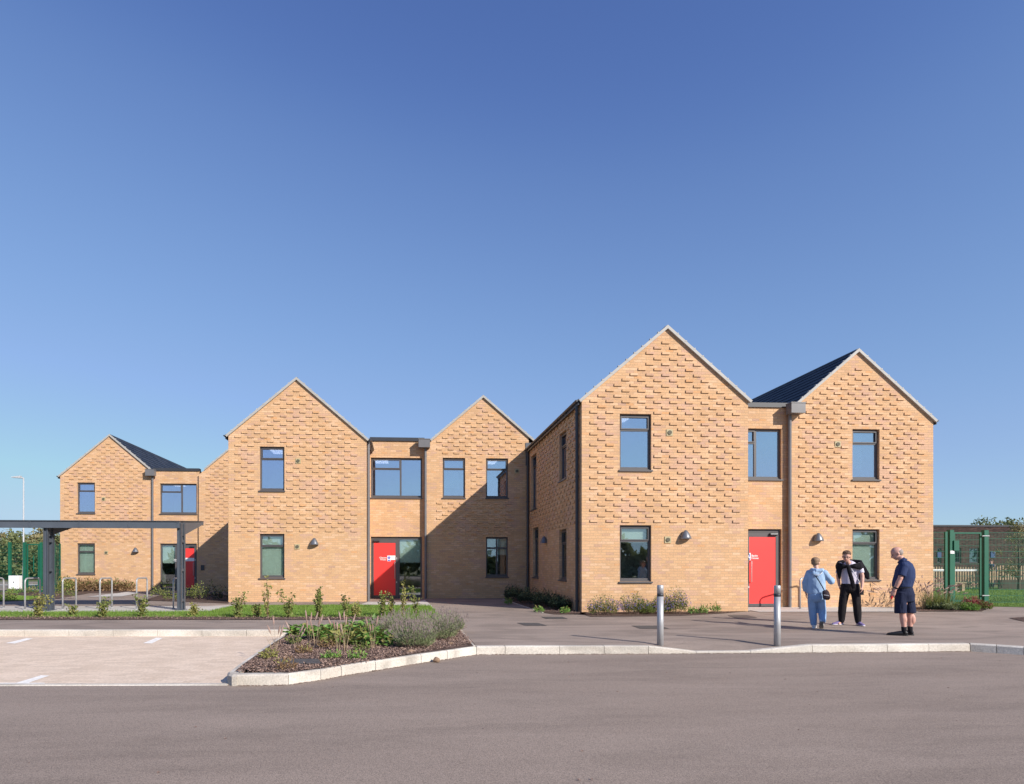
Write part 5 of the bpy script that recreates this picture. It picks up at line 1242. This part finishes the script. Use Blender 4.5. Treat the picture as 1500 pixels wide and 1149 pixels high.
f.t(b, [(.0, .02, 1.365), (.012, .02, 1.345), (.03, .02, 1.30), (.04, .02, 1.21), (.035, .02, 1.10), (.0, .02, .98), (-.012, .02, .91), (-.01, .02, .885)], [(.075, .08), (.10, .13), (.145, .19), (.178, .205), (.190, .205), (.190, .20), (.186, .195), (.17, .18)], 24)
for a, e in (((.02, -.165, 1.285), (-.03, -.222, 1.10)), ((.035, .20, 1.285), (-.01, .245, 1.10))):
    a, e = Vector(a), Vector(e); b.ball(f.P(a), .078); f.t(b, [a, a.lerp(e, .5), e], [.077, .074, .076], 14)
polo = remesh(b.build('polo_shirt', C_NV, man), .009, 3)
b = MB(); f.t(b, [(-.045, .0, 1.40), (-.015, 0, 1.375), (.012, 0, 1.35)], [(.078, .075), (.088, .086), (.098, .10)], 18); b.build('collar', C_NV, polo, smooth=True)
b = MB(); f.t(b, [(-.008, .02, .93), (.0, .02, .86), (.03, .02, .74), (.045, .02, .62)], [(.168, .175), (.172, .18), (.185, .185), (.165, .15)], 22)
for pts in ([(-.02, -.07, .80), (-.04, -.075, .62), (-.045, -.08, .47), (-.04, -.08, .415)], [(.07, .10, .80), (.11, .10, .62), (.128, .10, .47), (.128, .10, .415)]):
    f.t(b, pts, [(.12, .12), (.112, .105), (.11, .10), (.112, .10)], 16)
remesh(b.build('shorts', C_NV2, man), .009, 2)
b = MB(); f.t(b, [(-.012, .02, .905), (-.012, .02, .875)], [(.178, .186), (.178, .186)], 24); b.build('belt', BLK, man)
for x, y in ((.022, -.07), (.135, .10)):
    b = MB(); f.t(b, [(x, y, .04), (x, y, .10), (x-.003, y, .165)], [.045, .043, .046], 12); b.build('sock', C_SK, man, smooth=True)
shoe(f, man, (.075, -.07, 0), (-1, -.04, 0), .30, SHOE_K, SHOE_K); shoe(f, man, (.185, .10, 0), (-1, .06, 0), .30, SHOE_K, SHOE_K)
b = MB(); w_ = Vector((-.13, -.225, .88)); d_ = Vector((-.42, 0, -.9)).normalized(); f.t(b, [w_-d_*.014, w_+d_*.014], [.036, .036], 14); b.build('watch', BLK, man)
rp = Vector((-.192, -.215, .735)); b = MB(); f.t(b, [rp, rp+Vector((-.012, 0, -.025)), rp+Vector((-.02, 0, -.06))], [.014, .02, .016], 10)
tag(b.build('red_pouch', RED), 'small red item held in the hand of the man in navy', 'pouch')

# --- young man facing the camera, wide stance, dark jumper tied over his shoulders
px, py = 1243, 916; X, Y = G(px, py); f = Fig(X, Y)
yo = thing('person', (X, Y, 0), 'young man in glasses, white t-shirt and black trousers facing the camera', 'person')
b = MB()
fr = head(f, b, (-.045, -.14, 1.485), (-.05, -.97, -.22), (.06, 0, 1), 1.0)
f.t(b, [(-.035, -.085, 1.43), (-.015, -.05, 1.37), (.01, 0, 1.32), (.02, .03, 1.26)], [(.050, .052), (.052, .055), (.07, .07), (.14, .09)], 16)
f.t(b, [(.02, .02, 1.30), (.02, .03, 1.15), (.03, .03, 1.0), (.035, .03, .86)], [(.16, .10), (.165, .105), (.15, .10), (.15, .10)], 18)
limb(f, b, (-.185, .02, 1.30), (-.235, .09, 1.07), (-.205, .09, .86), .048, .038, .028)
hand(f, b, (-.203, .09, .855), (.12, -.05, -1), (0, -1, 0), (1, 0, 0), .95, .5)
limb(f, b, (.235, .0, 1.30), (.295, -.03, 1.06), (.285, -.09, .835), .048, .040, .028)
hand(f, b, (.285, -.092, .83), (-.03, -.15, -1), (0, -1, 0.1), (-1, 0, 0), .95, .7)
limb(f, b, (-.07, .03, .82), (-.125, -.02, .45), (-.155, .0, .09), .085, .055, .035)
limb(f, b, (.12, .03, .82), (.175, -.02, .45), (.205, .0, .09), .085, .055, .035)
for x, dx in ((-.16, -.6), (.21, .35)): f.t(b, [(x, .01, .06), (x+dx*.06, -.05, .04), (x+dx*.10, -.10, .03)], [.03, .026, .02], 10)
remesh(b.build('body', SKIN, yo), .007); face_bits(f, fr, yo)
c_, fw_, u_, rt_, rot_ = fr
b = MB(); b.ball(f.Q(c_ + u_*.055 - fw_*.028), .083, .092, .076, 18, 12, rot_); b.ball(f.Q(c_ + u_*.0 - fw_*.05), .078, .055, .06, 14, 8, rot_)
rh = random.Random(5)
for k in range(34):      # tousled fringe and crown
    a = rh.uniform(-1.3, 1.3); e = rh.uniform(.25, 1.2); p = c_ + rt_*(math.sin(a)*.07*math.cos(e*.6)) + fw_*(math.cos(a)*.075*math.cos(e)) + u_*(.055+.06*math.sin(e))
    b.ball(f.Q(p), .014, .024, .012, 8, 6, rot_)
remesh(b.build('hair', HAIR_B, yo), .008, 1)
gl = MB()
for sg in (-1, 1):
    ce = c_ + rt_*sg*.032 + fw_*.093 + u_*.0; ring = [ce + rt_*(.027*math.cos(t)) + u_*(.019*math.sin(t)) for t in [2*math.pi*k/14 for k in range(15)]]
    gl.tube([f.Q(p) for p in ring], .0035, 5); gl.tube([f.Q(ce+rt_*sg*.027), f.Q(c_+rt_*sg*.078+fw_*.0)], .003, 5)
gl.tube([f.Q(c_+rt_*.006+fw_*.096), f.Q(c_-rt_*.006+fw_*.096)], .003, 5); gl.build('glasses', BLK, yo)
b = MB()
f.t(b, [(-.005, -.02, 1.355), (.005, .0, 1.335), (.015, .02, 1.29), (.02, .03, 1.2), (.028, .03, 1.05), (.035, .03, .92), (.035, .03, .87)], [(.085, .075), (.12, .09), (.195, .115), (.20, .13), (.185, .125), (.185, .125), (.188, .128)], 24)
for a, e in (((-.185, .02, 1.295), (-.225, .07, 1.12)), ((.235, .0, 1.295), (.275, -.02, 1.13))):
    a, e = Vector(a), Vector(e); b.ball(f.P(a), .063); f.t(b, [a, a.lerp(e, .5), e], [.063, .062, .062], 14)
remesh(b.build('t_shirt', C_TEE, yo), .009, 2)
b = MB(); f.t(b, [(.035, .03, .90), (.035, .03, .85), (.035, .03, .76), (.03, .02, .70)], [(.19, .13), (.205, .14), (.215, .15), (.17, .12)], 22)
for pts in ([(-.06, .02, .80), (-.10, .0, .62), (-.128, -.02, .45), (-.145, -.01, .26), (-.152, .0, .11), (-.155, 0, .055)], [(.13, .02, .80), (.165, 0, .62), (.18, -.02, .45), (.195, -.01, .26), (.203, 0, .11), (.205, 0, .055)]):
    f.t(b, pts, [(.115, .12), (.10, .105), (.092, .095), (.086, .088), (.070, .072), (.052, .058)], 16)
remesh(b.build('trousers', C_BK, yo), .009, 2)
b = MB()   # jumper around the shoulders, knotted, one sleeve down the front, body of it falling behind
def cape(pts, rad): f.t(b, pts, rad, 14, ref=(0, 0, 1))
cape([(-.03, -.135, 1.27), (-.11, -.135, 1.275), (-.20, -.09, 1.275), (-.235, .0, 1.265), (-.19, .09, 1.33), (-.06, .12, 1.37), (.12, .12, 1.37), (.24, .08, 1.34), (.285, .0, 1.26), (.23, -.09, 1.28), (.12, -.13, 1.28), (.02, -.14, 1.27)], [(.035, .035), (.06, .045), (.095, .05), (.105, .05), (.09, .05), (.065, .05), (.065, .05), (.09, .05), (.105, .05), (.09, .05), (.06, .045), (.035, .035)])
b.ball(f.P((-.01, -.165, 1.27)), .045, .035, .04)
f.t(b, [(-.01, -.175, 1.26), (.02, -.175, 1.15), (.06, -.17, 1.02), (.09, -.165, .90), (.115, -.16, .80)], [(.04, .022), (.046, .02), (.048, .018), (.05, .018), (.045, .014)], 12)
f.t(b, [(-.20, -.10, 1.26), (-.205, -.11, 1.17), (-.20, -.10, 1.08), (-.19, -.08, 1.0)], [(.075, .03), (.065, .025), (.04, .025), (.025, .02)], 12)
f.t(b, [(.24, .06, 1.32), (.31, .10, 1.20), (.38, .11, 1.09), (.43, .10, .995)], [(.08, .05), (.085, .03), (.08, .022), (.03, .015)], 12)
f.t(b, [(.10, .16, 1.36), (.18, .18, 1.22), (.24, .18, 1.08), (.27, .16, .97)], [(.16, .03), (.14, .03), (.10, .025), (.05, .015)], 20)
remesh(b.build('jumper', C_BK2, yo), .009, 2)
b = MB(); f.t(b, [(.03, -.14, 1.27), (.12, -.16, 1.13), (.18, -.16, 1.02), (.235, -.13, .93)], [(.010, .003)]*4, 8); b.build('lanyard', SOLE, yo)
b = MB(); c0 = f.P((.285, -.11, .72)); b.box(c0.x-.035, c0.x+.035, c0.y-.008, c0.y+.008, .665, .775); tag(b.build('mobile_phone', BLK), 'black phone held low by the young man in glasses', 'phone')
shoe(f, yo, (-.14, .05, 0), (-.75, -.85, 0), .27, SHOE_P, SOLE); shoe(f, yo, (.195, .05, 0), (.42, -.95, 0), .27, SHOE_P, SOLE)

# --- youth in light blue seen from behind, walking away
px, py = 1198, 921; X, Y = G(px, py); f = Fig(X, Y)
bo = thing('person', (X, Y, 0), 'youth in a light blue hooded tracksuit walking away, seen from behind', 'person')
b = MB()
fr = head(f, b, (-.045, .02, 1.345), (.25, .95, -.10), (0, 0, 1), .95)
f.t(b, [(-.04, .005, 1.29), (-.03, 0, 1.24), (-.02, -.01, 1.19), (-.02, 0, 1.14)], [(.046, .048), (.046, .05), (.06, .06), (.11, .08)], 16)
f.t(b, [(-.02, 0, 1.17), (-.03, .0, 1.0), (-.03, 0, .85), (-.03, 0, .74)], [(.14, .09), (.14, .095), (.13, .09), (.13, .09)], 18)
limb(f, b, (-.19, 0, 1.14), (-.255, .0, .93), (-.245, .03, .73), .044, .036, .026)
hand(f, b, (-.245, .032, .722), (.05, .1, -1), (0, 1, 0), (1, 0, 0), .88, .5)
limb(f, b, (.15, 0, 1.14), (.265, .03, .97), (.285, .23, 1.03), .044, .036, .026)
hand(f, b, (.285, .24, 1.033), (-.1, 1, .35), (-.3, 0, 1), (-1, 0, 0), .88, .5)
limb(f, b, (-.11, 0, .70), (-.105, .04, .40), (-.08, .0, .09), .078, .052, .034)
limb(f, b, (.05, 0, .70), (.085, .06, .40), (.095, -.10, .15), .078, .052, .034)
remesh(b.build('body', SKIN, bo), .007); face_bits(f, fr, bo, .95)
c_, fw_, u_, rt_, rot_ = fr
b = MB(); b.ball(f.Q(c_ + u_*.045 - fw_*.018), .080, .095, .075, 18, 12, rot_); b.ball(f.Q(c_ + u_*.0 - fw_*.045), .072, .056, .062, 14, 8, rot_); b.ball(f.Q(c_ + u_*.08 + fw_*.05), .055, .035, .025, 14, 8, rot_)
remesh(b.build('hair', HAIR_F, bo), .008, 1)
b = MB()
f.t(b, [(-.03, 0, 1.215), (-.03, 0, 1.19), (-.03, 0, 1.13), (-.035, 0, 1.0), (-.04, 0, .86), (-.04, 0, .76), (-.04, 0, .72), (-.04, 0, .705)], [(.09, .07), (.13, .085), (.185, .115), (.195, .13), (.198, .13), (.20, .13), (.195, .125), (.18, .11)], 24)
for pts, rr in (([(-.18, 0, 1.135), (-.225, 0, 1.03), (-.262, .0, .93), (-.262, .02, .83), (-.25, .03, .755)], [.068, .066, .062, .058, .046]), ([(.14, 0, 1.135), (.215, .01, 1.04), (.272, .03, .965), (.29, .12, .985), (.287, .20, 1.015)], [.068, .066, .064, .058, .046])):
    b.ball(f.P(pts[0]), .068); b.ball(f.P(pts[2]), rr[2]); f.t(b, pts, rr, 14, ref=(.2, .9, .3))
hd = remesh(b.build('hooded_top', C_LB, bo), .009, 2)
b = MB()
f.t(b, [(-.145, .02, 1.20), (-.12, -.07, 1.205), (-.03, -.125, 1.18), (.07, -.10, 1.19), (.10, .0, 1.20), (.06, .05, 1.21)], [.03, .042, .052, .046, .036, .025], 12, ref=(0, 0, 1))
b.ball(f.P((-.02, -.11, 1.135)), .105, .045, .075); remesh(b.build('hood', C_LB, hd), .008, 2)
b = MB(); f.t(b, [(-.12, -.115, 1.19), (-.07, -.165, 1.12), (0, -.172, 1.09), (.06, -.15, 1.12), (.10, -.09, 1.17)], [.006]*5, 6); b.build('hood_trim', SOLE, hd)
b = MB(); f.t(b, [(-.035, 0, .76), (-.035, 0, .68), (-.03, 0, .60), (-.02, 0, .55)], [(.165, .115), (.18, .13), (.18, .13), (.14, .1)], 22)
for pts, rr in (([(-.115, 0, .68), (-.12, .02, .52), (-.11, .035, .38), (-.095, .02, .22), (-.085, .0, .09), (-.085, 0, .06)], None), ([(.05, 0, .68), (.07, .03, .52), (.085, .055, .38), (.095, -.01, .25), (.097, -.085, .16), (.097, -.10, .135)], None)):
    f.t(b, pts, [(.10, .11), (.092, .10), (.088, .092), (.08, .082), (.066, .068), (.055, .058)], 16)
remesh(b.build('trousers', C_LB2, bo), .009, 2)
shoe(f, bo, (-.085, -.05, 0), (.05, 1, 0), .25, SHOE_W, SOLE)
shoe(f, bo, (.075, -.155, .135), (.0, .80, -.60), .25, SHOE_W, SHOE_G)
bg_ = thing('shoulder_bag', tuple(f.P((.165, -.14, .60))), 'small dark brown bag hanging at the hip of the youth in light blue', 'bag')
b = MB(); f.t(b, [(.14, -.135, .79), (.155, -.15, .75), (.17, -.155, .69), (.175, -.155, .63), (.175, -.15, .60)], [(.05, .02), (.072, .035), (.078, .042), (.074, .04), (.05, .02)], 16); remesh(b.build('pouch', C_BR, bg_), .008, 1)
b = MB(); f.t(b, [(.13, -.14, .79), (.07, -.15, .90), (-.01, -.155, 1.03), (-.08, -.145, 1.14), (-.12, -.08, 1.21), (-.13, .0, 1.22), (-.08, .10, 1.13), (.05, .145, .95), (.15, .10, .82), (.19, -.05, .76)], [(.011, .004)]*10, 8, ref=(.7, .2, .7)); b.build('strap', BLK, bg_)
b = MB(); f.t(b, [(.12, -.196, .70), (.22, -.196, .685)], [.005, .005], 6); b.build('zip', SOLE, bg_)

# --- distant person behind the picket fence
X, Y = PX(1452, 33.5), 33.5; f = Fig(X, Y)
dp = thing('person', (X, Y, 0), 'distant person in dark blue standing behind the picket fence', 'person')
b = MB(); fr = head(f, b, (0, 0, 1.50), (-.2, -1, -.1), (0, 0, 1), 1)
f.t(b, [(0, 0, 1.44), (0, 0, 1.38), (0, 0, 1.3)], [(.05, .05), (.055, .055), (.13, .09)], 12); f.t(b, [(0, 0, 1.32), (0, 0, 1.1), (0, 0, .85)], [(.15, .1), (.15, .1), (.14, .1)], 14)
for sg in (-1, 1):
    limb(f, b, (sg*.19, 0, 1.28), (sg*.23, .0, 1.03), (sg*.2, -.1, .82), .046, .038, .028); hand(f, b, (sg*.2, -.103, .815), (0, -.3, -1), (0, -1, 0), (-sg, 0, 0), .95, .5)
    limb(f, b, (sg*.08, 0, .82), (sg*.09, -.02, .45), (sg*.09, 0, .08), .08, .055, .036); f.t(b, [(sg*.09, .03, .05), (sg*.09, -.14, .03)], [.04, .035], 10)
remesh(b.build('body', SKIN, dp), .009)
b = MB(); b.ball(f.P((0, .01, 1.545)), .085, .10, .08); b.build('hair', HAIR_B, dp, smooth=True)
b = MB(); f.t(b, [(0, 0, 1.36), (0, 0, 1.3), (0, 0, 1.1), (0, 0, .83)], [(.09, .08), (.19, .12), (.19, .13), (.18, .13)], 16)
for sg in (-1, 1): f.t(b, [(sg*.19, 0, 1.28), (sg*.23, 0, 1.03), (sg*.2, -.09, .85)], [.065, .055, .045], 12)
remesh(b.build('jacket', C_NV, dp), .01)
b = MB()
for sg in (-1, 1): f.t(b, [(sg*.08, 0, .86), (sg*.09, -.02, .45), (sg*.09, 0, .06)], [.11, .085, .07], 12)
remesh(b.build('trousers', C_NV2, dp), .01)
